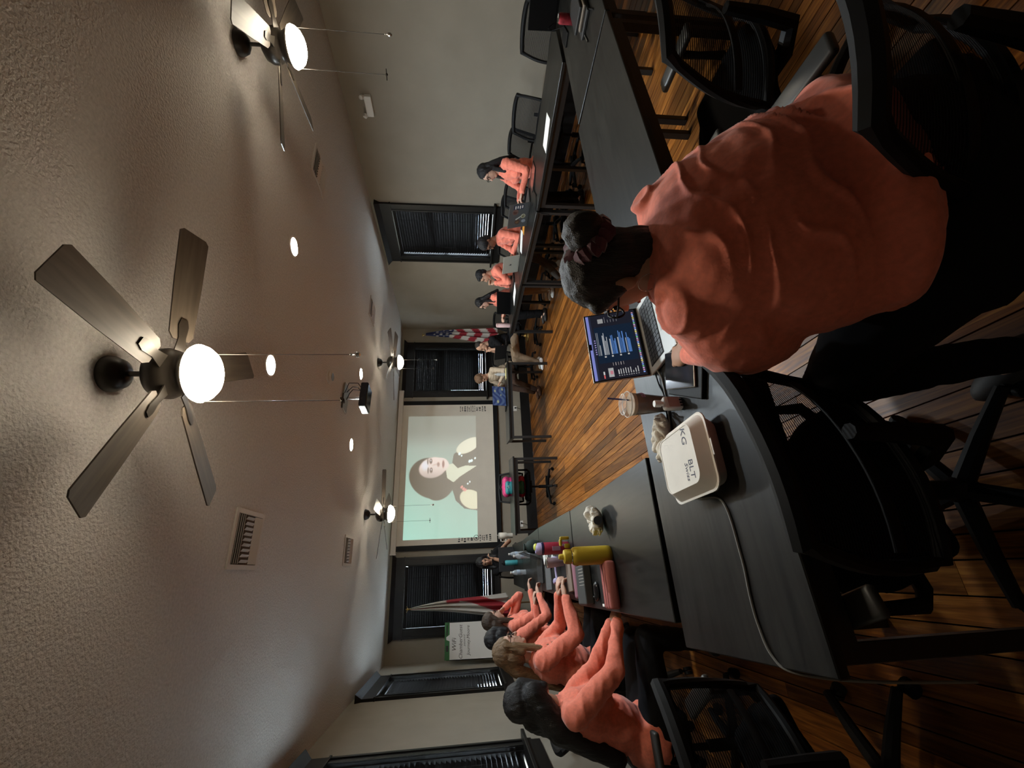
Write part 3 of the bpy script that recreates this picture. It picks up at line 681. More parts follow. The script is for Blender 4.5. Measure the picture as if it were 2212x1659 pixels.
def person(label, loc, face, lean=12, head=(0, 10, 0), hands=None, skin='light', shirt=CORAL, pants=M_bk_pants, hair='long', hcol='black', shoes=M_bshoe, glasses=False,
           w=1.0, g=1.0, bust=True, sleeve=True, voxel=0.0065, poles=None, knees=((-0.11, 0.42, 0.52), (0.11, 0.42, 0.52)), feet=((-0.11, 0.38, 0.09), (0.11, 0.38, 0.09)), group='people at the tables', z=0.0, legs=True, seed=0.0, wr=0.010, neckf=1.0, side=0.0, ears=True, curl=0.5, torso=0.47, neckl=0.165, hem=None, gd=None, fill=()):
    root = None
    la = R(lean); u = Vector((math.sin(R(side)), math.sin(la), math.cos(la))); u.normalize()
    pel = Vector((0, 0, 0.575)); rotL = Matrix.Rotation(-la, 3, 'X') @ Matrix.Rotation(R(side), 3, 'Y')
    waist = pel+u*0.17; chest = pel+u*(torso*0.69); nb = pel+u*torso
    sh = [nb+rotL @ Vector((s_*0.165*w, 0, -0.055)) for s_ in (-1, 1)]
    na = R(lean*0.55+10); hc = nb+Vector((math.sin(R(side))*0.1, math.sin(na), math.cos(na)))*neckl
    HM = (Matrix.Rotation(R(head[0]), 3, 'Z') @ Matrix.Rotation(-R(head[1]), 3, 'X') @ Matrix.Rotation(R(head[2]), 3, 'Y'))
    H = lambda x_, y_, z_: hc+HM @ Vector((x_, y_, z_))
    if hands is None: hands = ((-0.16, 0.36, 0.79), (0.16, 0.36, 0.79))
    poles = poles or ((-0.6, -0.3, -0.8), (0.6, -0.3, -0.8))
    arms = []
    for s_ in (0, 1):
        e, wv = ik(sh[s_], hands[s_], 0.285, 0.245, poles[s_]); arms.append((sh[s_], e, wv))
    gd = gd or g
    def torso_prims(k):
        q = [('e', pel+Vector((0, -0.01, -0.01)), ((0.17*g+k), (0.135*gd+k), 0.13+k), rotL), ('e', waist, (0.145*g+k, 0.112*gd+k, 0.15+k), rotL), ('e', chest, (0.158*max(w, g*0.9)+k, 0.112*gd+k, 0.16+k), rotL),
             ('c', sh[0]+Vector((0.02, 0, 0)), sh[1]-Vector((0.02, 0, 0)), 0.060+k, 0.060+k), ('c', chest, nb-u*0.02, 0.10+k, 0.065+k)]
        if bust: q += [('e', chest+rotL @ Vector((s_*0.07*g, 0.075*g, -0.04)), (0.07*g+k, 0.065+k, 0.07+k), rotL) for s_ in (-1, 1)]
        return q
    body = torso_prims(-0.012 if not hem else -0.05)
    body += [('c', nb-u*0.04, H(0, -0.015, -0.05), 0.054*neckf, 0.050*neckf),
             ('e', H(0, -0.012, 0.03), (0.074, 0.094, 0.086), HM), ('e', H(0, 0.020, -0.028), (0.062, 0.070, 0.083), HM), ('e', H(0, 0.050, -0.088), (0.034, 0.032, 0.025), HM), ('e', H(0, 0.03, -0.075), (0.05, 0.045, 0.03), HM),
             ('c', H(0, 0.088, 0.002), H(0, 0.106, -0.030), 0.009, 0.013), ('e', H(0, 0.068, 0.022), (0.052, 0.020, 0.013), HM), ('e', H(0, 0.078, -0.060), (0.026, 0.012, 0.014), HM)]
    if ears: body += [('e', H(s_*0.077, -0.008, -0.012), (0.011, 0.019, 0.031), HM) for s_ in (-1, 1)]
    for s_, (S, e, wv) in zip((-1, 1), arms):
        body += [('c', S, e, 0.046*g**0.5, 0.038*g**0.4), ('c', e, wv, 0.037*g**0.4, 0.027)]
        fd = (wv-e).normalized(); up = Vector((0, 0, 1)); a = fd.cross(up)
        if a.length < 0.1: a = Vector((1, 0, 0))
        a.normalize(); n = a.cross(fd)          # n ~ up
        pc = wv+fd*0.05
        pr = Matrix((a, fd, n)).transposed()
        body.append(('e', pc, (0.040, 0.052, 0.017), pr))
        for k, (o_, ln) in enumerate(((-0.029, 0.062), (-0.010, 0.074), (0.010, 0.070), (0.028, 0.056))):
            b0 = pc+fd*0.036+a*o_; b1 = b0+(fd*(1-curl*0.3)-n*curl*0.8).normalized()*ln*0.55; b2 = b1+(fd*(0.6-curl)-n*(curl*1.5)).normalized()*ln*0.5
            body += [('c', b0, b1, 0.0095, 0.009), ('c', b1, b2, 0.009, 0.0078)]
        th0 = wv+fd*0.022-a*s_*0.028; th1 = th0+(fd*0.7-a*s_*0.7).normalized()*0.040; th2 = th1+(fd-n*0.5*curl).normalized()*0.032
        body += [('c', th0, th1, 0.012, 0.0105), ('c', th1, th2, 0.0105, 0.009)]
    hips = [Vector((s_*0.085*g, 0.02, 0.545)) for s_ in (-1, 1)]
    if legs:
        for hp, kn, an in zip(hips, knees, feet):
            kn = Vector(kn); an = Vector(an); td = Vector((kn.x-hp.x, kn.y-hp.y, 0)).normalized()
            body += [('c', hp, kn, 0.072*g, 0.050), ('c', kn, an, 0.048, 0.034), ('c', an-Vector((0, 0, 0.03))-td*0.03, an+td*0.12-Vector((0, 0, 0.055)), 0.03, 0.024)]
    root = blob('person', body, voxel, SK[skin], None, 5)
    tag(root, label, 'person', group)
    root.location = (loc[0], loc[1], z); root.rotation_euler = (0, 0, R(face-90))
    # shirt
    sp = torso_prims(0.006)
    if hem: sp[0] = ('e', pel+Vector((0, -0.01, hem)), (0.17*g+0.006, 0.135*gd+0.006, 0.080), rotL)
    sp += [('e', pel+rotL @ Vector(c__), r__, rotL) for c__, r__ in fill]
    for S, e, wv in arms:
        end = wv-(wv-e)*0.03 if sleeve else None
        if sleeve: sp += [('c', S, e, 0.060*g**0.5, 0.049*g**0.5), ('c', e, end, 0.049*g**0.5, 0.036)]
        else: m_ = S.lerp(e, 0.62); sp += [('c', S, m_, 0.062, 0.058)]
    blob('shirt', sp, 0.0065 if hem else 0.0085, shirt, root, 60 if hem else 5, wrinkle(wr, seed+1.3))
    if legs:
        pp = [('e', pel+Vector((0, 0, -0.035)), (0.178*g, 0.142*gd, 0.095 if not hem else 0.175))]
        for hp, kn, an in zip(hips, knees, feet):
            pp += [('c', hp, kn, 0.086*g, 0.068), ('c', kn, Vector(an)+Vector((0, 0, 0.02)), 0.066, 0.050)]
        blob('trousers', pp, 0.012, pants, root, 4, wrinkle(0.006, seed+4))
        for an, kn, hp in zip(feet, knees, hips):
            an = Vector(an); kn = Vector(kn); td = Vector((kn.x-hp.x, kn.y-hp.y, 0)).normalized()
            rz_ = Matrix.Rotation(math.atan2(td.y, td.x)-PI/2, 3, 'Z'); q = lambda x_, y_, z_: Vector((an.x, an.y, 0))+rz_ @ Vector((x_, y_, z_))
            hh = an.z-0.09
            blob('shoe', [('e', q(0, -0.03, 0.045+hh), (0.042, 0.055, 0.043), rz_), ('e', q(0, 0.08, 0.035+hh), (0.046, 0.10, 0.034), rz_), ('c', q(0, -0.02, 0.06+hh), q(0, -0.005, 0.095+hh), 0.042, 0.040), ('c', q(0, -0.05, 0.022+hh), q(0, 0.14, 0.022+hh), 0.02, 0.02)], 0.008, shoes, root, 3)
    # face details
    eb = B()
    for s_ in (-1, 1): obj('eye', B().ell(H(s_*0.030, 0.078, 0.003), (0.012, 0.008, 0.007), 10, 6, HM), M_eye, root, True)
    obj('lips', B().ell(H(0, 0.0875, -0.062), (0.021, 0.006, 0.007), 12, 6, HM), M_lip, root, True)
    for s_ in (-1, 1): obj('eyebrow', B().tube([H(s_*0.014, 0.090, 0.026), H(s_*0.032, 0.086, 0.032), H(s_*0.050, 0.072, 0.027)], 0.0035, 6), HR[hcol], root, True)
    if glasses:
        gb = B()
        for s_ in (-1, 1):
            gb.tube([H(s_*(0.032+0.025*math.cos(2*PI*i/16)), 0.098-0.006*abs(math.cos(2*PI*i/16)), 0.003+0.020*math.sin(2*PI*i/16)) for i in range(16)], 0.0028, 6, True)
            gb.tube([H(s_*0.057, 0.090, 0.008), H(s_*0.079, 0.05, 0.008), H(s_*0.083, -0.01, 0.004)], 0.0026, 6)
        gb.tube([H(-0.008, 0.102, 0.006), H(0, 0.105, 0.008), H(0.008, 0.102, 0.006)], 0.0026, 6)
        obj('glasses', gb, M_black, root, True)
    # hair
    hp_ = []
    if hair == 'bald': hp_ = [('e', H(0, -0.020, 0.036), (0.0755, 0.090, 0.083), HM)]
    if hair == 'short': hp_ = [('e', H(0, -0.022, 0.045), (0.083, 0.096, 0.084), HM), ('e', H(0, -0.045, 0.0), (0.074, 0.064, 0.075), HM), ('e', H(0, 0.03, 0.085), (0.062, 0.05, 0.03), HM)]
    if hair == 'afro': hp_ = [('e', H(0, -0.03, 0.055), (0.10, 0.105, 0.09), HM), ('e', H(0, -0.055, 0.0), (0.088, 0.07, 0.085), HM)]
    if hair in ('long', 'bob', 'drape', 'pony'):
        hp_ = [('e', H(0, -0.022, 0.043), (0.087, 0.098, 0.087), HM), ('e', H(0, -0.050, -0.02), (0.086, 0.064, 0.095), HM)]
        for s_ in (-1, 1): hp_ += [('c', H(s_*0.074, 0.015, 0.04), H(s_*0.082, -0.015, -0.08), 0.026, 0.026)]
        end = nb-u*0.16 if hair == 'long' else (nb-u*0.04 if hair == 'bob' else nb-u*0.30)
        bk = rotL @ Vector((0, -0.115*g, 0))
        if hair != 'pony':
            for s_ in (-1, -0.35, 0.35, 1):
                hp_ += [('c', H(s_*0.060, -0.05, -0.03), nb+rotL @ Vector((s_*0.085, -0.075, 0.0)), 0.045 if hair != 'drape' else 0.062, 0.042 if hair != 'drape' else 0.065), ('c', nb+rotL @ Vector((s_*0.085, -0.075, 0.0)), end+bk+rotL @ Vector((s_*0.085, 0, 0)), 0.042 if hair != 'drape' else 0.065, 0.028 if hair != 'drape' else 0.045)]
            if hair == 'long':
                hp_ += [('c', H(s_*0.078, 0.0, -0.07), nb+rotL @ Vector((s_*0.085, 0.05, -0.04)), 0.028, 0.028) for s_ in (-1, 1)]
        else:
            hp_ += [('c', H(0, -0.10, 0.01), H(0, -0.13, -0.06), 0.04, 0.045), ('c', H(0, -0.13, -0.06), nb+rotL @ Vector((0.0, -0.13, -0.06)), 0.045, 0.05), ('c', nb+rotL @ Vector((0, -0.13, -0.06)), nb+rotL @ Vector((0.03, -0.15, -0.22)), 0.05, 0.025),
                    ('c', H(0.078, 0.02, -0.02), nb+rotL @ Vector((0.085, 0.06, -0.05)), 0.022, 0.024), ('c', H(-0.078, 0.02, -0.02), nb+rotL @ Vector((-0.085, 0.06, -0.05)), 0.022, 0.024), ('c', nb+rotL @ Vector((0.085, 0.06, -0.05)), nb+rotL @ Vector((0.10, 0.135, -0.17)), 0.024, 0.014)]
    if hair == 'bun':
        hp_ = [('e', H(0, -0.020, 0.042), (0.084, 0.098, 0.086), HM), ('e', H(0, -0.042, -0.008), (0.081, 0.070, 0.088), HM), ('e', H(0, -0.128, 0.058), (0.050, 0.048, 0.050), HM), ('e', H(0, -0.060, -0.065), (0.062, 0.045, 0.06), HM)]
        for s_ in (-1, 1): hp_ += [('c', H(s_*0.062, 0.045, 0.055), H(s_*0.072, 0.0, 0.0), 0.020, 0.020)]
    hr = blob('hair', hp_, 0.006, HR[hcol], root, 3, strands(0.0045 if hair != 'bald' else 0.0005, seed))
    if hair == 'bun':
        tb = B(); ax = HM @ Vector((0, -0.83, 0.55)); cc = H(0, -0.100, 0.050)
        a_ = ax.cross(Vector((1, 0, 0))).normalized(); b_ = ax.cross(a_).normalized()
        tb.tube([cc+a_*(0.046+0.006*math.sin(9*i))*math.cos(2*PI*i/40)+b_*(0.046+0.006*math.sin(9*i))*math.sin(2*PI*i/40) for i in range(40)], [0.022+0.004*math.sin(5*i) for i in range(40)], 8, True)
        obj('scrunchie', tb, mat('burgundy_velvet', (0.11, 0.022, 0.040), 0.9, sheen=0.5), root, True)
    return root, H, arms

def coral_folds(co, no):
    # draped folds of a loose jersey over the back: horizontal sagging creases
    z = co[:, 2]; x_ = co[:, 0]
    n1 = nz(co, (5, 5, 9), 2.1); n2 = nz(co, (9, 9, 14), 5.7)
    ph = z*118+x_*x_*80-x_*16+8*n1
    f = (0.5+0.5*np.cos(ph))**8*0.014*np.clip(n2*1.8+0.6, 0, 1.3)
    f = f*(1-0.85*np.abs(no[:, 0]))
    return f+0.003*n1+0.003*nz(co, (26, 26, 40), 3.0)
# 1 large person in front, back to us
p1, H1, A1 = person('person in loose coral shirt and burgundy scrunchie seen from behind, typing at the laptop', (0.695, 0.61), 95, lean=25, head=(22, 16, 0), hands=((-0.02, 0.60, 0.775), (0.10, 0.40, 0.67)), skin='tan', hair='bun', hcol='darkbrown', side=0, w=0.98, g=1.68, bust=False, voxel=0.0065, wr=0.0, poles=((-0.45, -0.35, -0.7), (0.05, -0.1, -0.95)), hem=0.125, neckl=0.112, gd=1.38, fill=(((0.0, -0.025, 0.22), (0.285, 0.185, 0.27)), ((0.0, -0.02, 0.35), (0.255, 0.160, 0.165)), ((0.0, 0.01, 0.44), (0.20, 0.12, 0.10)), ((-0.19, 0.06, 0.36), (0.115, 0.12, 0.13)), ((0.18, 0.05, 0.36), (0.10, 0.11, 0.13))),
             knees=((-0.24, 0.40, 0.52), (0.20, 0.42, 0.52)), feet=((-0.22, 0.28, 0.09), (0.20, 0.34, 0.09)), torso=0.50, neckf=1.3, seed=1.0, glasses=True)
ch_ = [c for c in p1.children if c.name.startswith('shirt')][0]
me_ = ch_.data; n_ = len(me_.vertices); co_ = np.empty(n_*3); me_.vertices.foreach_get('co', co_); co_ = co_.reshape(-1, 3); no_ = np.empty(n_*3); me_.vertices.foreach_get('normal', no_); no_ = no_.reshape(-1, 3)
co_ = co_+no_*coral_folds(co_, no_)[:, None]; me_.vertices.foreach_set('co', co_.ravel()); me_.update()
obj('hoop_earring', B().tube([H1(-0.088, -0.006+0.022*math.cos(2*PI*i/20), -0.062+0.022*math.sin(2*PI*i/20)) for i in range(20)], 0.0012, 5, True), M_chrome, p1, True)
# left row
person('person in coral shirt beside the pink pencil case, face turned away, hands below the tabletop', (-0.80, 2.70), 8, lean=16, head=(55, 8, 0), hands=((-0.02, 0.50, 0.67), (0.10, 0.50, 0.67)), skin='tan', hair='drape', hcol='black', w=1.08, g=1.12, seed=2.0, legs=True)
person('person in coral shirt and glasses shown in profile, both forearms on the side table', (-0.68, 3.60), 2, lean=14, head=(12, 8, 0), hands=((-0.02, 0.50, 0.80), (0.20, 0.48, 0.79)), skin='light', hair='pony', hcol='blonde', glasses=True, w=1.10, g=1.25, seed=3.0, voxel=0.0055)
person('person in coral shirt before the flip chart, head turned to the screen, face hidden', (-0.62, 4.72), 20, lean=2, head=(45, 5, 0), skin='light', hair='bob', hcol='black', seed=4.0, w=1.0, g=1.0)
person('person in coral shirt holding one hand over the face', (-0.60, 5.50), -4, lean=8, head=(22, 18, 0), hands=((-0.10, 0.21, 1.06), (0.16, 0.40, 0.79)), skin='light', hair='long', hcol='brown', glasses=True, seed=5.0)
person('person in black shirt half hidden behind the grey open laptop lid', (0.16, 8.05), 270, lean=6, head=(0, 26, 0), hands=((-0.20, 0.30, 0.90), (-0.04, 0.20, 1.02)), skin='tan', shirt=M_blackshirt, hair='long', hcol='black', sleeve=False, seed=6.0)
# right row
person('person in coral shirt and glasses sitting upright next to the empty mesh chairs', (4.66, 3.90), 158, lean=6, head=(0, 14, 0), hands=((-0.14, 0.38, 0.79), (0.14, 0.36, 0.79)), skin='light', hair='long', hcol='black', glasses=True, seed=7.0)
person('person in coral shirt bent forward between the stickered laptop and the silver laptop', (4.78, 5.05), 160, lean=26, head=(4, 32, 0), hands=((-0.14, 0.46, 0.79), (0.12, 0.48, 0.79)), skin='dark', hair='afro', hcol='black', glasses=True, seed=8.0, bust=True, shoes=M_wshoe, pants=mat('grey_trousers', (0.07, 0.06, 0.05), 0.9), feet=((-0.10, 0.78, 0.09), (0.10, 0.55, 0.09)))
person('person in coral shirt with clasped hands before the mouth', (4.70, 5.86), 155, lean=16, head=(0, 14, 0), hands=((-0.035, 0.30, 0.99), (0.035, 0.30, 0.99)), skin='tan', hair='short', hcol='black', bust=False, w=1.1, g=1.05, seed=9.0, pants=M_khaki, shoes=M_wshoe)
person('person in coral shirt leaning behind the open black laptop', (4.69, 6.62), 160, lean=18, head=(6, 16, 0), hands=((-0.12, 0.40, 0.79), (0.12, 0.42, 0.79)), skin='light', hair='long', hcol='black', glasses=True, seed=10.0)
person('person in black t-shirt and khaki trousers resting the chin on both fists', (4.20, 7.42), 176, lean=16, head=(-6, 18, 0), hands=((-0.03, 0.27, 0.98), (0.05, 0.26, 0.98)), skin='tan', shirt=M_blackshirt, pants=M_khaki, hair='bald', hcol='darkbrown', shoes=M_wshoe, sleeve=False, bust=False, w=1.14, g=1.05, seed=11.0, feet=((-0.10, 0.55, 0.09), (0.12, 0.44, 0.09)))
person('person in quilted beige jacket bowing the head', (3.86, 8.12), 195, lean=24, head=(8, 42, 0), hands=((-0.10, 0.42, 0.80), (0.14, 0.40, 0.80)), skin='tan', shirt=M_beige, pants=mat('brown_trousers', (0.055, 0.028, 0.018), 0.9), hair='afro', hcol='tanbrown', seed=12.0, bust=False, shoes=mat('brown_boot', (0.09, 0.04, 0.022), 0.6), feet=((-0.10, 0.62, 0.09), (0.12, 0.52, 0.09)))

# ------------------------------------------------------------------ things on the tables
TT = TZ+0.0005
def laptop(label, hx, hy, face, W_=0.33, D_=0.225, H_=0.22, tilt=15, body=M_silver, lidm=None, screen=None, lid_art=None, key=True, group='open laptops'):
    """hinge centre (hx,hy); user side direction = face degrees; screen looks that way"""
    t = thing('laptop', label, 'laptop', (hx, hy, TT), R(face+90), group)     # local -Y = user side
    lidm = lidm or body
    obj('base', B().rbox((0, -D_/2, 0.0085), (W_, D_, 0.015), 0.004, 2), body, t)
    if key:
        kb = obj('keyboard', B().box(-W_*0.42, W_*0.42, -D_*0.60, -D_*0.10, 0.0162, 0.0172), M_black, t)
        nk = B()
        for r_ in range(5):
            for c_ in range(13):
                x0 = -W_*0.41+c_*W_*0.82/13; y0 = -D_*0.59+r_*D_*0.48/5
                nk.box(x0+0.001, x0+W_*0.82/13-0.002, y0+0.001, y0+D_*0.48/5-0.002, 0.0172, 0.0188)
        obj('keys', nk, mat('key_black', (0.016, 0.016, 0.017), 0.5), kb)
        obj('trackpad', B().box(-W_*0.17, W_*0.17, -D_*0.95, -D_*0.66, 0.0161, 0.0166), mat('trackpad', (0.35, 0.345, 0.33), 0.4, metal=0.5) if body is M_silver else M_black, t)
    ld = obj('lid', B().rbox((0, 0, H_/2), (W_, 0.007, H_), 0.003, 2), lidm, t)
    ld.location = (0, 0, 0.014); ld.rotation_euler = (-R(tilt), 0, 0)
    obj('bezel', B().box(-W_/2+0.003, W_/2-0.003, -0.0042, -0.0036, 0.004, H_-0.003), M_gloss, ld)
    if screen: paint('screen', W_*0.955, H_*0.90, 240, 150, screen[0], screen[1], ld, (-W_*0.4775, -0.0045, H_*0.065))
    if lid_art: lid_art(ld, W_, H_)
    return t
def rects(u, v, img, items):
    for (x0, x1, y0, y1, c) in items:
        m_ = ((u >= x0) & (u <= x1) & (v >= y0) & (v <= y1)).astype(float); img = lay(img, m_, c)
    return img
def ui(u, v):
    rnd = random.Random(5)
    img = np.ones((u.size, 3))*np.array((0.012, 0.013, 0.022))
    it = [(0, 1, 0.945, 1, (0.22, 0.25, 0.62)), (0, 1, 0.905, 0.945, (0.02, 0.025, 0.05)), (0.24, 0.80, 0.10, 0.87, (0.006, 0.016, 0.036)), (0.46, 0.55, 0.955, 1, (0, 0, 0.002))]
    it += [(0.02, 0.07, 0.79, 0.82, (0.6, 0.12, 0.12)), (0.075, 0.12, 0.79, 0.82, (0.7, 0.7, 0.7)), (0.03, 0.16, 0.62, 0.72, (0.42, 0.42, 0.42)), (0.07, 0.12, 0.63, 0.68, (0.55, 0.2, 0.25)), (0.86, 0.93, 0.66, 0.76, (0.33, 0.33, 0.33))]
    for k in range(9): y = 0.52-k*0.046; it += [(0.03, 0.04, y-0.01, y+0.01, (0.5, 0.5, 0.5)), (0.055, 0.055+rnd.uniform(0.03, 0.09), y-0.007, y+0.007, (0.6, 0.6, 0.6))]
    for k in range(3): y = 0.84-k*0.026; it.append((0.36, 0.72-0.2*(k == 2), y-0.006, y+0.006, (0.40, 0.42, 0.45)))
    for y0, n in ((0.72, 4), (0.58, 5), (0.42, 5), (0.27, 4)):
        for k in range(n):
            y = y0-k*0.025; c = (0.45, 0.47, 0.5) if (k == 0 or y0 > 0.7) else (0.10, 0.24, 0.60)
            it.append((0.36, 0.36+rnd.uniform(0.2, 0.36), y-0.0075, y+0.0075, c))
        it.append((0.325, 0.343, y0-0.018, y0+0.016, (0.6, 0.58, 0.55)))
    for k in range(5): y = 0.60-k*0.05; it.append((0.19, 0.235, y-0.006, y+0.006, (0.4, 0.36, 0.36)))
    for k in range(5): y = 0.62-k*0.06; it.append((0.86, 0.86+rnd.uniform(0.03, 0.1), y-0.006, y+0.006, (0.3, 0.3, 0.32)))
    for k in range(7): it.append((0.38+k*0.035, 0.396+k*0.035, 0.868, 0.896, (0.35, 0.3, 0.6)))
    dock = ((0.25, 0.4, 0.9), (0.5, 0.5, 0.55), (0.6, 0.4, 0.7), (0.7, 0.7, 0.7), (0.2, 0.3, 0.8), (0.55, 0.3, 0.4), (0.8, 0.7, 0.2), (0.2, 0.6, 0.3))
    for k in range(34): x0 = 0.035+k*0.0275; it.append((x0, x0+0.019, 0.028, 0.062, dock[(k*5) % 8]))
    return rects(u, v, img, it)
M_ui = paint_mat('laptop_screen_glow', emit=0.62, rough=0.3, base=(0.005, 0.005, 0.006))
laptop('silver laptop showing a dark search page in front of the coral-shirted person', 0.858, 1.535, -86, 0.335, 0.235, 0.232, 17, M_silver, screen=(ui, M_ui))
# tablet and second slate
t = thing('tablet', 'black tablet with pale rim lying beside the laptop', 'tablet', (0.612, 1.295, TT+0.016), R(-20))
obj('body', B().rbox((0, 0, 0.005), (0.135, 0.20, 0.009), 0.003, 2), mat('tablet_rim', (0.30, 0.28, 0.25), 0.4, metal=0.5), t)
obj('glass', B().rbox((0, 0, 0.0101), (0.129, 0.194, 0.001), 0.0004, 1), M_gloss, t)
tag(obj('notebook_case', B().rbox((0, 0, 0.008), (0.155, 0.225, 0.015), 0.004, 2), M_black, None, False, (0.588, 1.285, TT), (0, 0, R(-26))), 'black zip case lying under the tablet', 'case')
# charging cable
def spline(pts, n=10):
    P = [Vector(p) for p in pts]; P = [P[0]]+P+[P[-1]]; out = []
    for i in range(1, len(P)-2):
        for k in range(n):
            f = k/n; a, b_, c_, d_ = P[i-1], P[i], P[i+1], P[i+2]
            out.append(0.5*((2*b_)+(c_-a)*f+(2*a-5*b_+4*c_-d_)*f*f+(3*b_-a-3*c_+d_)*f**3))
    out.append(P[-2]); return out
zc = TT+0.0035
tag(obj('charging_cable', B().tube(spline([(0.695, 1.48, zc+0.008), (0.66, 1.47, zc), (0.589, 1.465, zc), (0.491, 1.474, zc), (0.42, 1.49, zc), (0.33, 1.50, zc), (0.25, 1.49, zc), (0.19, 1.40, zc), (0.160, 1.255, zc), (0.008, 1.225, zc), (-0.095, 1.228, zc), (-0.16, 1.222, zc), (-0.225, 1.195, zc), (-0.255, 1.151, zc-0.02), (-0.262, 1.06, 0.62), (-0.27, 1.02, 0.4)]), 0.0035, 6), mat('grey_cable', (0.16, 0.155, 0.14), 0.5), None, True), 'thin grey charging cable trailing across the table and off its end', 'cable')
tag(obj('adapter_cable', B().tube(spline([(0.69, 1.50, zc+0.006), (0.64, 1.50, zc), (0.585, 1.478, zc), (0.50, 1.487, zc), (0.43, 1.50, zc)]), 0.003, 6), M_black, None, True), 'short black cable from the laptop to behind the coffee cup', 'cable')

# takeout box
def takeout():
    t = thing('takeout_box', 'white clamshell takeout box with handwriting on its lid', 'box', (0.300, 1.318, TT), R(2))
    def rr(w_, d_, r_, z_, n=6):
        o_ = []
        for cx, cy, a0 in ((w_-r_, d_-r_, 0), (-w_+r_, d_-r_, 90), (-w_+r_, -d_+r_, 180), (w_-r_, -d_+r_, 270)):
            for k in range(n+1): a = R(a0+90*k/n); o_.append((cx+r_*math.cos(a), cy+r_*math.sin(a), z_))
        return o_
    M_fib = mat('moulded_fibre', (0.80, 0.765, 0.70), 0.85, var=(14, 0.04))
    w_, d_ = 0.118, 0.140
    obj('tray', B().rings([rr(w_*0.80, d_*0.82, 0.03, 0.0), rr(w_*0.84, d_*0.86, 0.034, 0.006), rr(w_*0.96, d_*0.97, 0.038, 0.040), rr(w_*1.02, d_*1.02, 0.04, 0.041)]), M_fib, t, True)
    obj('lid', B().rings([rr(w_*1.03, d_*1.03, 0.04, 0.0425), rr(w_*1.03, d_*1.03, 0.04, 0.0465), rr(w_*0.97, d_*0.97, 0.037, 0.0468), rr(w_*0.80, d_*0.83, 0.034, 0.078), rr(w_*0.775, d_*0.81, 0.033, 0.0825), rr(w_*0.74, d_*0.78, 0.03, 0.0825), rr(w_*0.735, d_*0.775, 0.03, 0.081)]), M_fib, t, True)
    ink = mat('ink', (0.03, 0.03, 0.06), 0.6)
    obj('latch_tab', B().rbox((0.0, -d_*1.03, 0.044), (0.05, 0.012, 0.004), 0.001), M_fib, t)
    text_mesh('handwriting', 'KG', 0.040, ink, t, (0.060, -0.062, 0.0813), (0, 0, R(174)), 0.15)
    text_mesh('handwriting', 'BLT', 0.036, ink, t, (-0.044, -0.070, 0.0813), (0, 0, R(178)), 0.1)
    text_mesh('handwriting', 'Swiss', 0.026, ink, t, (-0.047, -0.042, 0.0813), (0, 0, R(178)), 0.3)
takeout()
# napkin, crumpled
def crumple(name, lab, cat, loc, size, m, seed, hgt=0.05, rz=0):
    b_ = B().ell((0, 0, hgt*0.5), (size[0], size[1], hgt*0.5), 40, 26)
    vs = []
    for p in b_.v:
        q = Vector(p); n_ = noise.noise(q*16+Vector((seed, 0, 0)))*0.45+abs(noise.noise(q*38+Vector((0, seed, 0))))*0.35
        q = Vector((q.x*(1+n_), q.y*(1+n_), max(q.z*(1+n_*1.2), 0.0))); vs.append(tuple(q))
    b_.v = vs
    return tag(obj(name, b_, m, None, False, loc, (0, 0, rz)), lab, cat)
M_nap = mat('napkin', (0.66, 0.60, 0.50), 0.95)
crumple('napkin', 'crumpled beige paper napkin between the cup and takeout box', 'napkin', (0.455, 1.505, TT), (0.040, 0.062), M_nap, 2.0, 0.05, R(60))
crumple('napkin', 'crumpled beige paper napkin behind the takeout box', 'napkin', (0.375, 1.515, TT), (0.052, 0.036), M_nap, 9.0, 0.045)
wr_ = crumple('food_wrapper', 'crumpled white food wrapper with a round black label on the side table', 'wrapper', (0.235, 2.47, TT), (0.082, 0.042), mat('wrapper_paper', (0.72, 0.68, 0.60), 0.9), 5.0, 0.075, R(14))
lb = obj('round_label', B().cyl((0, -0.052, 0.045), (0, -0.055, 0.046), 0.024, None, 24), M_black, wr_, True); lb.location = (-0.02, -0.006, 0)
# iced coffee
t = thing('iced_coffee', 'clear cup of iced coffee with blue straw and pink print', 'cup', (0.558, 1.492, TT))
obj('cup_wall', B().lathe([(0.031, 0.0), (0.032, 0.002), (0.046, 0.142), (0.0475, 0.145), (0.0475, 0.148), (0.0455, 0.148)], 32, cap=False), mat('cup_clear', (0.8, 0.82, 0.82), 0.05, alpha=0.10), t, True)
obj('coffee', B().lathe([(0.002, 0.003), (0.030, 0.003), (0.0425, 0.122), (0.002, 0.122)], 32), mat('coffee', (0.105, 0.048, 0.018), 0.25, var=(30, 0.4)), t, True)
obj('foam', B().lathe([(0.0425, 0.1222), (0.0437, 0.136), (0.03, 0.138), (0.002, 0.138)], 32), mat('coffee_foam', (0.42, 0.29, 0.16), 0.5), t, True)
obj('lid', B().lathe([(0.0495, 0.140), (0.0500, 0.150), (0.046, 0.156), (0.042, 0.166), (0.034, 0.168), (0.004, 0.165)], 32, cap=False), M_glass, t, True)
obj('lid_rim', B().tube([(0.0495*math.cos(2*PI*i/40), 0.0495*math.sin(2*PI*i/40), 0.149) for i in range(40)], 0.0016, 5, True).tube([(0.040*math.cos(2*PI*i/40), 0.040*math.sin(2*PI*i/40), 0.1665) for i in range(40)], 0.0012, 5, True), M_white, t, True)
obj('straw', B().cyl((0.004, -0.004, 0.02), (0.030, 0.012, 0.218), 0.0032, None, 10), mat('straw_blue', (0.03, 0.05, 0.22), 0.4), t, True)
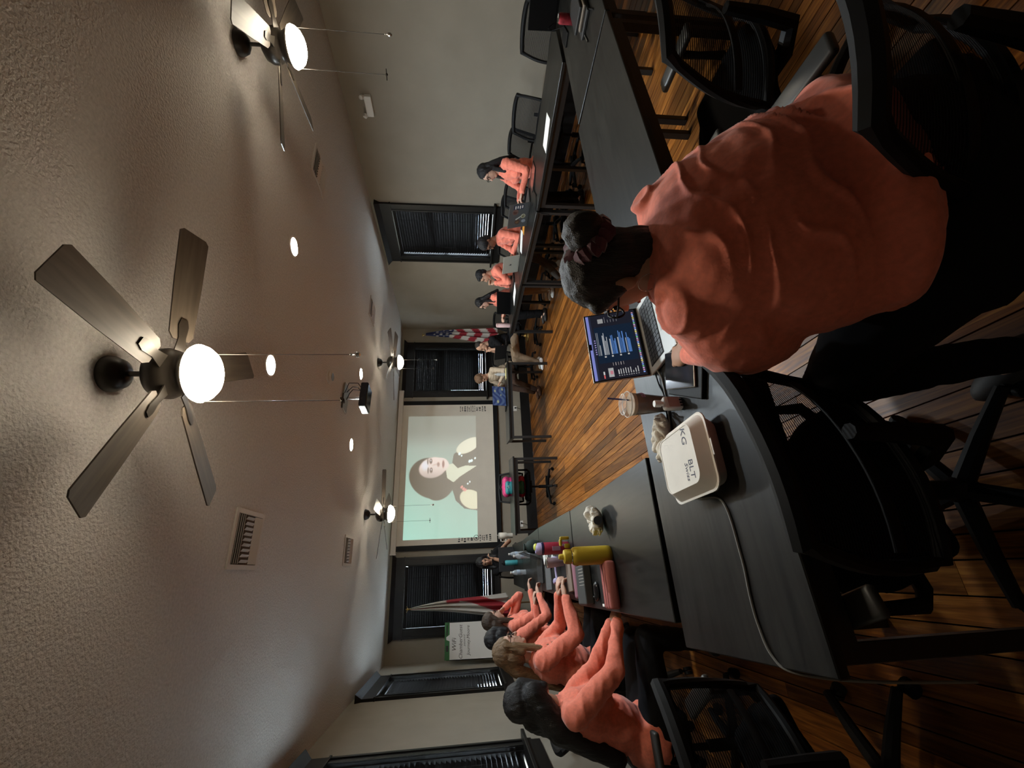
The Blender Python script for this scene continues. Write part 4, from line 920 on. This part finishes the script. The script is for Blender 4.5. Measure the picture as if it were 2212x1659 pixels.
for k, ch in enumerate('DUNKIN'):
    a = R(-62+k*13); r_ = 0.0425
    q = text_mesh('print', ch, 0.020, mat('cup_print_pink', (0.30, 0.05, 0.12), 0.5), t, (r_*math.cos(a), r_*math.sin(a), 0.095), (R(90), 0, a+PI/2), 0, 0.0002, bold=0.0006)
# sanitizer
t = thing('sanitizer_bottle', 'small clear bottle with white cap standing before the iced coffee', 'bottle', (0.514, 1.372, TT), R(10))
obj('body', B().rbox((0, 0, 0.034), (0.048, 0.028, 0.068), 0.008, 3), mat('frosted_plastic', (0.72, 0.70, 0.67), 0.3, alpha=0.85), t, True)
obj('label', B().box(-0.020, 0.020, -0.0146, -0.0142, 0.014, 0.054), mat('label_mauve', (0.50, 0.38, 0.36), 0.7), t)
obj('cap', B().lathe([(0.008, 0.066), (0.008, 0.076), (0.0125, 0.077), (0.0125, 0.098), (0.011, 0.100), (0.002, 0.100)], 18), M_white, t, True)
obj('barcode', B().box(-0.018, -0.012, -0.0149, -0.0147, 0.004, 0.013).box(-0.008, 0.0, -0.0149, -0.0147, 0.004, 0.013).box(0.004, 0.010, -0.0149, -0.0147, 0.004, 0.013), mk, t)

# generic bottles
def bottle(label, x_, y_, prof, m, capprof, capm, cat='bottle', name='water_bottle', group=None, z=TT):
    t = thing(name, label, cat, (x_, y_, z), 0, group)
    obj('body', B().lathe(prof, 28), m, t, True); obj('cap', B().lathe(capprof, 24), capm, t, True); return t
M_yel = mat('yellow_bottle', (0.52, 0.37, 0.025), 0.55, bump=(220, 0.12))
t = bottle('yellow insulated bottle with flip lid and spout', 0.055, 2.41, [(0.002, 0), (0.040, 0), (0.0455, 0.006), (0.0465, 0.03), (0.0465, 0.185), (0.044, 0.200), (0.036, 0.210), (0.030, 0.212)], M_yel,
           [(0.030, 0.214), (0.037, 0.215), (0.037, 0.240), (0.033, 0.250), (0.018, 0.253), (0.015, 0.255), (0.014, 0.272), (0.010, 0.278), (0.002, 0.279)], M_yel)
obj('neck_ring', B().lathe([(0.033, 0.210), (0.036, 0.2105), (0.036, 0.216), (0.033, 0.2165)], 28), M_chrome, t, True)
obj('flip_loop', B().rbox((0.053, 0, 0.228), (0.022, 0.016, 0.030), 0.005).rbox((0.070, 0, 0.262), (0.034, 0.024, 0.014), 0.005).rbox((0.092, 0, 0.240), (0.016, 0.026, 0.050), 0.006), M_yel, t, True)
t = bottle('red bottle with purple shoulder and yellow-green lid', 0.140, 3.40, [(0.002, 0), (0.040, 0), (0.044, 0.006), (0.044, 0.185), (0.040, 0.195)], mat('red_bottle', (0.30, 0.022, 0.045), 0.4),
           [(0.040, 0.204), (0.043, 0.206), (0.042, 0.232), (0.030, 0.250), (0.002, 0.256)], mat('lilac_plastic', (0.42, 0.36, 0.56), 0.4))
obj('band', B().lathe([(0.043, 0.190), (0.0455, 0.192), (0.0455, 0.206), (0.043, 0.208)], 28), mat('navy_plastic', (0.012, 0.012, 0.05), 0.4), t, True)
obj('lid_flap', B().ell((0.012, -0.004, 0.247), (0.027, 0.022, 0.018), 16, 10), mat('lime_plastic', (0.62, 0.64, 0.10), 0.4), t, True)
obj('print_patch', B().rbox((-0.004, -0.0425, 0.10), (0.030, 0.006, 0.060), 0.002).rbox((0.016, -0.040, 0.045), (0.02, 0.006, 0.02), 0.002), mat('print_mauve', (0.30, 0.16, 0.22), 0.6), t)
M_teal = mat('teal_bottle', (0.05, 0.27, 0.29), 0.4)
bottle('teal bottle with black top before the grey laptop lid', 0.112, 6.95, [(0.002, 0), (0.036, 0), (0.038, 0.005), (0.038, 0.17), (0.032, 0.185)], M_teal, [(0.030, 0.186), (0.033, 0.188), (0.033, 0.212), (0.016, 0.218), (0.014, 0.236), (0.004, 0.238)], M_black)
wbp = [(0.002, 0), (0.030, 0), (0.032, 0.006), (0.030, 0.03), (0.032, 0.06), (0.030, 0.09), (0.032, 0.12), (0.028, 0.15), (0.013, 0.178), (0.012, 0.186)]
wcp = [(0.013, 0.184), (0.0145, 0.185), (0.0145, 0.200), (0.002, 0.201)]
M_pet = mat('clear_pet', (0.62, 0.66, 0.68), 0.08, alpha=0.42)
for x_, y_, lab in ((0.205, 6.18, 'clear water bottle beside the dark green pouch'), (-0.02, 6.02, 'clear water bottle beside the coral sleeve'), (0.16, 5.55, 'clear water bottle lying among papers near the open laptop')):
    t = bottle(lab, x_, y_, wbp, M_pet, wcp, M_white, group='clear water bottles')
    obj('label_band', B().lathe([(0.0322, 0.075), (0.0324, 0.076), (0.0324, 0.115), (0.0322, 0.116)], 24, cap=False), mat('label_blue', (0.35, 0.42, 0.5), 0.5), t, True)
bottle('pale pink slim bottle near the person in black t-shirt', 3.80, 6.30, [(0.002, 0), (0.035, 0), (0.037, 0.005), (0.037, 0.19), (0.033, 0.20)], mat('pale_pink', (0.62, 0.42, 0.40), 0.45), [(0.033, 0.201), (0.035, 0.203), (0.035, 0.225), (0.018, 0.232), (0.002, 0.232)], mat('pale_pink', (0, 0, 0)))
bottle('small clear bottle with white label beside the blue painted laptop lid', 3.42, 7.45, wbp, M_pet, wcp, M_white)
# white handled tumbler
t = thing('handled_tumbler', 'cream tumbler with side handle at the table under the screen', 'tumbler', (0.535, 7.48, TT))
M_cream = mat('cream_tumbler', (0.62, 0.56, 0.47), 0.45)
obj('body', B().lathe([(0.002, 0), (0.036, 0), (0.038, 0.01), (0.038, 0.09), (0.050, 0.105), (0.052, 0.21), (0.050, 0.214)], 28), M_cream, t, True)
obj('lid', B().lathe([(0.051, 0.214), (0.051, 0.225), (0.044, 0.23), (0.002, 0.231)], 28), mat('tumbler_lid', (0.35, 0.32, 0.28), 0.4), t, True)
obj('handle', B().tube([(-0.048, -0.01, 0.195), (-0.085, -0.02, 0.195), (-0.092, -0.02, 0.16), (-0.085, -0.02, 0.115), (-0.048, -0.01, 0.112)], 0.008, 8), M_cream, t, True)
obj('straw', B().cyl((0.01, 0, 0.22), (0.016, 0.004, 0.285), 0.004, None, 8), M_cream, t, True)

# left table clutter
t = thing('pencil_case', 'pink zip pencil case with three pockets at the table edge', 'pencil case', (-0.088, 2.395, TT), R(2))
M_pink = mat('pink_canvas', (0.52, 0.17, 0.15), 0.85, bump=(120, 0.15))
for k in range(3):
    q = B().rbox((0, (k-1)*0.038, 0.028), (0.225, 0.040, 0.056), 0.016, 3); pk = obj('pocket', q, M_pink, t, True)
    obj('zipper', B().box(-0.105, 0.105, (k-1)*0.038-0.002, (k-1)*0.038+0.002, 0.0556, 0.0575), mat('zip_mauve', (0.22, 0.07, 0.07), 0.5), pk)
obj('zip_pull', B().cyl((0.115, 0.0, 0.045), (0.140, -0.006, 0.034), 0.004, None, 8), M_pink, t, True)
tag(obj('notebook', B().rbox((0, 0, 0.006), (0.20, 0.14, 0.012), 0.002, 1), M_paper, None, False, (-0.102, 2.565, TT), (0, 0, R(3))), 'white spiral notebook beside the pink pencil case', 'notebook')
tag(obj('notebook', B().rbox((0, 0, 0.007), (0.20, 0.10, 0.014), 0.002, 1), M_black, None, False, (-0.085, 2.545, TT+0.0125), (0, 0, R(4))), 'black notebook stacked on the white spiral notebook', 'notebook')
t = thing('computer_mouse', 'black computer mouse behind the pink pencil case', 'mouse', (-0.13, 2.70, TT), R(80))
obj('shell', B().ell((0, 0, 0.016), (0.032, 0.055, 0.018), 20, 12), M_gloss, t, True); obj('wheel', B().cyl((-0.004, 0.03, 0.031), (0.004, 0.03, 0.031), 0.006, None, 10), M_rubber, t, True)
t = thing('desk_organizer', 'dark grey box with pale stripes and white edge beside the mouse', 'organizer', (-0.10, 2.94, TT), R(3))
obj('body', B().rbox((0, 0, 0.025), (0.22, 0.20, 0.05), 0.006), mat('charcoal_case', (0.045, 0.046, 0.045), 0.6), t)
for k in range(6): obj('stripe', B().box(-0.005+k*0.018, -0.002+k*0.018, -0.10, 0.02, 0.0502, 0.0512), M_vent, t)
obj('edge', B().rbox((-0.0, 0.108, 0.02), (0.22, 0.014, 0.04), 0.004), M_white, t)
t = thing('phone_case', 'mauve pink pouch lying behind the grey box', 'pouch', (-0.07, 3.17, TT), R(8))
obj('body', B().rbox((0, 0, 0.018), (0.24, 0.07, 0.036), 0.015, 3), mat('mauve_pouch', (0.30, 0.13, 0.17), 0.7), t, True); obj('strap', B().tube([(0.11, 0, 0.03), (0.15, 0.02, 0.02), (0.16, 0.05, 0.012)], 0.006, 6), M_black, t, True)
tag(obj('book', B().rbox((0, 0, 0.014), (0.23, 0.15, 0.028), 0.003, 1), mat('book_brown', (0.20, 0.145, 0.11), 0.8), None, False, (-0.04, 3.36, TT), (0, 0, R(5))), 'brown book under the hands of the profile-turned person', 'book')
t = thing('headphones', 'lilac over-ear headphones lying on the table', 'headphones', (-0.02, 3.74, TT), R(20))
M_lil = mat('lilac_plastic', (0, 0, 0))
obj('headband', B().tube([(0.08*math.cos(R(a)), 0.08*math.sin(R(a)), 0.03) for a in range(0, 181, 15)], 0.010, 8), M_lil, t, True)
for s_ in (-1, 1): obj('ear_cup', B().lathe([(0.015, -0.018), (0.038, -0.016), (0.042, 0.0), (0.036, 0.016), (0.01, 0.018)], 20), M_lil, t, True, (s_*0.082, -0.02, 0.042), (0, R(90), 0))
bottle('tilted clear mauve tumbler beside the yellow bottle', 0.045, 3.62, [(0.002, 0), (0.028, 0), (0.030, 0.004), (0.040, 0.13), (0.040, 0.134)], mat('mauve_clear', (0.38, 0.26, 0.26), 0.2, alpha=0.7), [(0.040, 0.134), (0.041, 0.138), (0.030, 0.142), (0.002, 0.142)], M_chrome, 'tumbler', 'tumbler')
t = thing('hand_pump_bottle', 'small pale bottle with pump lying past the book', 'bottle', (0.06, 3.90, TT), R(60))
obj('body', B().rbox((0, 0, 0.02), (0.12, 0.04, 0.04), 0.014, 3), mat('frosted_white', (0.6, 0.6, 0.57), 0.4), t, True); obj('pump', B().cyl((0.06, 0, 0.02), (0.095, 0, 0.02), 0.010, 0.007, 10), M_white, t, True)
def laptop_dark(lab, x_, y_, f, **k): return laptop(lab, x_, y_, f, body=mat('dark_laptop', (0.05, 0.05, 0.052), 0.4, metal=0.3), key=False, **k)
laptop_dark('dark laptop standing open by the coral sleeve of the face-covering person', 0.10, 4.78, 180, W_=0.32, H_=0.20, tilt=20)
laptop_dark('grey laptop lid seen from its back at the far table end', 0.175, 7.42, 90, W_=0.36, H_=0.235, tilt=10)
t = thing('green_pouch', 'dark green drawstring pouch behind the red bottle', 'pouch', (0.225, 4.85, TT))
obj('bag', B().lathe([(0.01, 0), (0.06, 0.004), (0.072, 0.05), (0.058, 0.11), (0.03, 0.135), (0.036, 0.155), (0.01, 0.15)], 22), mat('green_cloth', (0.018, 0.03, 0.022), 0.8), t, True)
obj('drawcord', B().tube([(0.032*math.cos(2*PI*i/16), 0.032*math.sin(2*PI*i/16), 0.136) for i in range(16)], 0.003, 5, True), M_rubber, t, True)
tag(obj('tissue_pack', B().rbox((0, 0, 0.02), (0.12, 0.07, 0.04), 0.008), M_white, None, False, (0.10, 4.32, TT), (0, 0, R(30))), 'white tissue pack among the bottles', 'tissue pack')
tag(obj('phone', B().rbox((0, 0, 0.004), (0.075, 0.15, 0.008), 0.003), M_gloss, None, False, (0.02, 4.22, TT), (0, 0, R(20))), 'black phone lying near the lilac headphones', 'phone')
tag(obj('notebook', B().rbox((0, 0, 0.006), (0.21, 0.27, 0.012), 0.002, 1), mat('notebook_grey', (0.10, 0.10, 0.10), 0.7), None, False, (-0.07, 4.32, TT), (0, 0, R(3))), 'dark grey notebook past the headphones', 'notebook')

# right row things
def stickers(ld, W_, H_):
    rnd = random.Random(4); y_ = 0.0040
    def disc(x_, z_, rx, rz, c, n_):
        q = B().cyl((0, 0, 0), (0, 0.0006, 0), 1, None, 20); o_ = obj('sticker', q, mat('sticker_'+n_, c, 0.6), ld); o_.location = (x_, y_, z_); o_.scale = (rx, 1, rz)
    disc(-0.06, 0.155, 0.042, 0.036, (0.10, 0.05, 0.04), 'maroon'); disc(-0.055, 0.160, 0.022, 0.022, (0.22, 0.10, 0.07), 'rust'); disc(0.01, 0.055, 0.03, 0.028, (0.45, 0.42, 0.30), 'cream'); disc(0.01, 0.055, 0.024, 0.022, (0.12, 0.10, 0.04), 'olive')
    disc(0.09, 0.12, 0.038, 0.034, (0.06, 0.03, 0.02), 'brown'); disc(0.095, 0.122, 0.018, 0.02, (0.22, 0.12, 0.05), 'amber'); disc(0.085, 0.045, 0.024, 0.026, (0.2, 0.21, 0.23), 'grey')
    bx = obj('sticker', B().box(-0.16, -0.10, y_, y_+0.0006, 0.06, 0.18), mat('sticker_navy', (0.012, 0.014, 0.04), 0.6), ld)
    for k in range(4): obj('sticker_letter', B().box(-0.150, -0.112+0.006*(k % 2), y_+0.0007, y_+0.001, 0.070+k*0.027, 0.084+k*0.027), M_vent, bx)
    q = obj('sticker', B().box(-0.008, 0.008, 0, 0.0006, -0.04, 0.04), mat('sticker_pale', (0.38, 0.37, 0.32), 0.6), ld); q.location = (0.03, y_, 0.11); q.rotation_euler = (0, R(35), 0)
laptop('laptop with its lid covered in stickers', 3.845, 3.86, 2, 0.36, 0.235, 0.235, 14, mat('grey_laptop', (0.10, 0.10, 0.10), 0.4, metal=0.5), key=False, lid_art=stickers)
def apple(ld, W_, H_):
    obj('logo', B().cyl((0, 0.0036, H_*0.5), (0, 0.0042, H_*0.5), 0.014, None, 20).cyl((0.006, 0.0036, H_*0.5+0.019), (0.006, 0.0042, H_*0.5+0.019), 0.005, None, 10), mat('logo_dark', (0.05, 0.05, 0.05), 0.3), ld)
laptop('silver laptop with a dark fruit logo, lid back toward us', 3.925, 4.85, 8, 0.31, 0.22, 0.22, 14, mat('pale_laptop', (0.40, 0.38, 0.32), 0.45, metal=0.3), lid_art=apple)
laptop('black laptop seen side-on beside the flat white paper', 4.05, 6.02, 62, 0.36, 0.25, 0.24, 22, M_black, key=True)
def painted(ld, W_, H_):
    def fn(u, v):
        a = np.array((0.02, 0.035, 0.13)); img = np.ones((u.size, 3))*a
        s1 = np.clip(np.sin(16*v+5*np.sin(6*u))*0.5+0.5, 0, 1)[:, None]; img = img*(1-0.55*s1)+np.array((0.16, 0.22, 0.34))*0.55*s1
        for x_, y_, r_ in ((0.2, 0.6, 0.09), (0.75, 0.80, 0.07), (0.55, 0.36, 0.05), (0.86, 0.25, 0.08)): img = lay(img, ellm(u, v, x_, y_, r_, r_, 0, 0.3), (0.42, 0.42, 0.24))
        return img
    o_ = paint('lid_print', W_*0.99, H_*0.99, 80, 60, fn, paint_mat('lid_print', rough=0.5), ld, (W_*0.495, 0.0042, 0.001), (0, 0, PI))
laptop('laptop with a blue and yellow abstract painted lid', 2.96, 7.42, 97, 0.40, 0.24, 0.25, 8, M_black, key=False, lid_art=painted)
laptop('dark laptop open before the person in black t-shirt', 3.66, 6.98, 20, 0.34, 0.23, 0.21, 12, M_black, key=False)
laptop('dark laptop lid cut off by the picture edge', 4.10, 1.90, 20, 0.36, 0.24, 0.23, 12, M_black, key=False)
def flat(name, lab, cat, x_, y_, rz, d, m, z=0.0, group=None): return tag(obj(name, B().rbox((0, 0, d[2]/2), d, min(d)*0.2, 1), m, None, False, (x_, y_, TT+z), (0, 0, R(rz))), lab, cat, group)
flat('paper_sheet', 'loose white paper near the empty mesh chairs', 'paper', 3.68, 2.70, 20, (0.21, 0.28, 0.001), M_paper)
flat('paper_sheet', 'white paper lying flat before the black laptop', 'paper', 3.87, 5.50, 12, (0.21, 0.30, 0.001), M_paper)
flat('paper_sheet', 'white paper under the bent-forward person in coral', 'paper', 4.02, 4.52, 40, (0.21, 0.28, 0.001), M_paper)
flat('folder', 'orange folder behind the stickered laptop', 'folder', 4.03, 4.22, 30, (0.16, 0.22, 0.006), mat('orange_card', (0.62, 0.25, 0.03), 0.7))
flat('tablet', 'dark tablet lying before the upright-sitting person', 'tablet', 3.95, 3.42, 20, (0.20, 0.26, 0.008), M_gloss)
flat('notebook', 'black notebook near the person with clasped hands', 'notebook', 4.10, 5.50, 20, (0.16, 0.22, 0.012), M_black)
flat('notebook', 'pale notebook on the table of the blue painted laptop', 'notebook', 3.36, 7.30, -10, (0.20, 0.14, 0.01), mat('notebook_yellow', (0.55, 0.48, 0.22), 0.7))
t = thing('charger_cable', 'black cable snaking over the table before the upright-sitting person', 'cable')
obj('cable', B().tube(spline([(3.90, 3.30, TT+0.004), (3.75, 3.42, TT+0.004), (3.62, 3.36, TT+0.004), (3.52, 3.40, TT+0.004), (3.455, 3.43, TT+0.0), (3.445, 3.45, 0.6)]), 0.004, 6), M_black, t, True)
# red can, books and pens at the picture edge
t = thing('soda_can', 'dark red soda can with silver rim', 'can', (3.385, 1.655, TT))
obj('body', B().lathe([(0.002, 0), (0.026, 0.0), (0.0325, 0.012), (0.0325, 0.108), (0.027, 0.120)], 28), mat('can_red', (0.28, 0.025, 0.035), 0.35, metal=0.3, var=(30, 0.5)), t, True)
obj('top', B().lathe([(0.027, 0.1202), (0.0275, 0.124), (0.0255, 0.124), (0.024, 0.119), (0.002, 0.119)], 28), M_chrome, t, True)
for k, (w_, d_, h_, x_, y_, rz, c) in enumerate(((0.34, 0.16, 0.018, 3.22, 1.535, 6, (0.02, 0.02, 0.02)), (0.32, 0.14, 0.014, 3.25, 1.53, 9, (0.16, 0.13, 0.10)), (0.30, 0.15, 0.016, 3.27, 1.545, 4, (0.015, 0.015, 0.016)))):
    z = (0, 0.019, 0.034)[k]
    flat('notebook', ('black notebook at the bottom of the stack by the red can', 'tan notebook in the middle of the stack by the red can', 'black notebook on top of the stack by the red can')[k], 'notebook', x_, y_, rz, (w_, d_, h_), mat('stack_book_%d' % k, c, 0.6), z)
flat('phone', 'black phone lying behind the red can', 'phone', 3.62, 1.88, 15, (0.20, 0.09, 0.010), M_black)
for k, (x_, y_, rz) in enumerate(((3.00, 1.555, 12), (3.05, 1.43, 25))):
    t = thing('pen', ('silver pen poking out past the notebook stack', 'black pen lying on the bare side of the notebook stack')[k], 'pen', (x_, y_, TT+0.005), R(rz))
    obj('barrel', B().cyl((-0.07, 0, 0), (0.06, 0, 0), 0.0045, None, 8), M_chrome if k == 0 else M_black, t, True); obj('tip', B().cyl((-0.085, 0, 0), (-0.07, 0, 0), 0.001, 0.0045, 8), M_black, t, True)
t = thing('earphone_cord', 'black looped cord standing over the table edge by the dark laptop lid', 'cord')
obj('cord', B().tube(spline([(3.95, 1.92, TT+0.004), (3.93, 1.96, TT+0.05), (3.90, 1.98, TT+0.09), (3.92, 2.0, TT+0.05), (3.86, 1.95, TT+0.004), (3.6, 1.80, TT+0.004)]), 0.003, 6), M_black, t, True)

# backpack on the chair under the screen
t = thing('backpack', 'pink sequined backpack with teal pocket on an office chair', 'backpack', (1.30, 7.36, 0.49), R(-6))
blob('bag', [('e', (0, 0, 0.20), (0.165, 0.09, 0.21)), ('c', (-0.11, 0, 0.075), (0.11, 0, 0.075), 0.072, 0.072), ('c', (-0.10, 0, 0.33), (0.10, 0, 0.33), 0.072, 0.072)], 0.012, mat('pink_sequin', (0.50, 0.035, 0.14), 0.3, metal=0.3, var=(90, 0.5), bump=(140, 0.6)), t, 4)
blob('front_pocket', [('c', (-0.085, -0.07, 0.08), (0.045, -0.07, 0.08), 0.048, 0.048), ('c', (-0.085, -0.065, 0.31), (0.045, -0.065, 0.31), 0.046, 0.046), ('e', (-0.02, -0.07, 0.20), (0.115, 0.055, 0.15))], 0.010, mat('teal_cloth', (0.012, 0.16, 0.17), 0.5), t, 4)
obj('strap', B().tube(spline([(-0.08, 0.05, 0.38), (0, 0.07, 0.43), (0.08, 0.05, 0.38)]), 0.012, 8), M_black, t, True)
obj('charm', B().tube([(-0.03, -0.122, 0.30), (-0.01, -0.120, 0.34), (0.012, -0.122, 0.30)], 0.005, 6, True), M_white, t, True)

# flip chart on an easel by the left window
t = thing('flip_chart', 'flip chart pad with green header and handwritten wifi notes on an easel', 'flip chart', (-1.09, 8.98, 0), R(2))
tl = R(-9)
pad = obj('paper_pad', B().box(-0.285, 0.285, -0.012, 0.012, -0.78, 0.0), M_paper, t); pad.location = (0, 0, 1.80); pad.rotation_euler = (-tl*0-R(8), 0, 0)
obj('header', B().box(-0.29, 0.29, -0.016, 0.014, 0.0, 0.085), mat('pad_green', (0.04, 0.16, 0.05), 0.6), pad)
obj('header_print', B().box(-0.16, -0.07, -0.0175, -0.0162, 0.02, 0.06).box(0.09, 0.25, -0.0175, -0.0162, 0.035, 0.055), mk, pad)
obj('header_tear', B().add([(0.0, -0.0172, 0.0), (0.10, -0.0172, 0.0), (0.06, -0.0172, 0.06), (0.02, -0.0172, 0.055)], [(0, 1, 2, 3)]), M_paper, pad)
ink2 = mat('marker_brown', (0.10, 0.075, 0.055), 0.7)
for s_, sz, x_, z_ in (('WiFi', 0.105, -0.06, -0.085), ('ChamberGuest', 0.085, -0.02, -0.20), ('password', 0.045, 0.0, -0.265), ('Journey.Moore', 0.075, 0.0, -0.335)):
    text_mesh('handwriting', s_, sz, ink2, pad, (x_, -0.0135, z_), (R(90), 0, 0), 0.25, 0.0003)
obj('board', B().box(-0.30, 0.30, 0.014, 0.03, -0.85, 0.06), M_black, pad)
for p0, p1_ in (((-0.27, 0.05, 1.1), (-0.33, -0.12, 0.0)), ((0.27, 0.05, 1.1), (0.33, -0.12, 0.0)), ((0, 0.10, 1.5), (0, 0.34, 0.0))): obj('easel_leg', B().cyl(p0, p1_, 0.014, None, 8), M_black, t, True)

# flags
def flag(lab, x_, y_, ztop, colfn, spread, cat='flag', zlow=0.75, rz=0):
    t = thing('flag', lab, cat, (x_, y_, 0), rz, 'flags on floor poles')
    obj('pole', B().cyl((0, 0, 0.02), (0, 0, ztop-0.08), 0.014, None, 10), mat('flag_pole', (0.20, 0.12, 0.05), 0.4), t, True)
    obj('stand', B().lathe([(0.005, 0.09), (0.03, 0.085), (0.05, 0.04), (0.16, 0.02), (0.165, 0.0), (0.005, 0.0)], 24), mat('brass', (0.45, 0.30, 0.10), 0.35, metal=0.9), t, True)
    obj('finial', B().lathe([(0.008, ztop-0.085), (0.018, ztop-0.075), (0.008, ztop-0.06), (0.022, ztop-0.035), (0.004, ztop)], 12).tube([(-0.05, 0, ztop-0.015), (-0.02, 0, ztop-0.03), (0, 0, ztop-0.02), (0.02, 0, ztop-0.03), (0.05, 0, ztop-0.015)], 0.006, 6), mat('brass', (0, 0, 0)), t, True)
    n, m_ = 72, 60; vs = []; cols = []
    for j in range(m_+1):
        q = j/m_; z = ztop-0.10-q*(ztop-0.10-zlow)
        sp = spread*(0.10+0.90*q**0.9)
        for i in range(n+1):
            a = i/n
            fold = math.sin(a*PI*6+1.5*q)*(0.03+0.05*q)
            vs.append((sp*(a-0.5)*1.0+0.02*math.sin(q*5), -0.03-0.02*q+fold*0.8, z-0.05*math.sin(a*PI)*q)); cols.append(colfn(a, q))
    fs = [(j*(n+1)+i, j*(n+1)+i+1, (j+1)*(n+1)+i+1, (j+1)*(n+1)+i) for j in range(m_) for i in range(n)]
    me = bpy.data.meshes.new('cloth'); me.from_pydata(vs, [], fs); me.polygons.foreach_set('use_smooth', [True]*len(fs))
    at = me.color_attributes.new('Col', 'FLOAT_COLOR', 'POINT'); at.data.foreach_set('color', np.hstack([np.array(cols), np.ones((len(cols), 1))]).ravel())
    me.materials.append(paint_mat('flag_cloth', rough=0.75)); o_ = put('cloth', me, t)
    md = o_.modifiers.new('thick', 'SOLIDIFY'); md.thickness = 0.003
    return t
def us(a, q):
    RD, WH_, BL = (0.30, 0.018, 0.03), (0.55, 0.52, 0.48), (0.018, 0.025, 0.09)
    if q < 0.36+0.10*(a-0.5):
        sx = (a*7+0.5*int(q*22)) % 1.0; sy = (q*22) % 1.0
        return WH_ if (abs(sx-0.5) < 0.16 and abs(sy-0.5) < 0.28 and q > 0.10) else BL
    k = (q-0.36)*9.5-(a*1.9 if a < 0.62 else (1.24-(a-0.62)*3.0))
    return RD if int(math.floor(k)) % 2 == 0 else WH_
def redx(a, q):
    RD, WH_ = (0.32, 0.020, 0.03), (0.55, 0.52, 0.48)
    if abs((a-0.30)-0.10*math.sin(q*3)) < 0.045 and q < 0.5: return RD
    d = q-0.78+0.55*(a-0.35)
    if 0 < d < 0.30: return RD
    if 0.36 < q < 0.50 and a > 0.72: return RD
    return WH_
flag('furled stars and stripes flag on a pole in the far corner', 5.18, 9.05, 2.50, us, 0.46)
flag('furled white flag with red diagonal bands on a pole before the far window', -0.55, 9.05, 2.60, redx, 0.40)
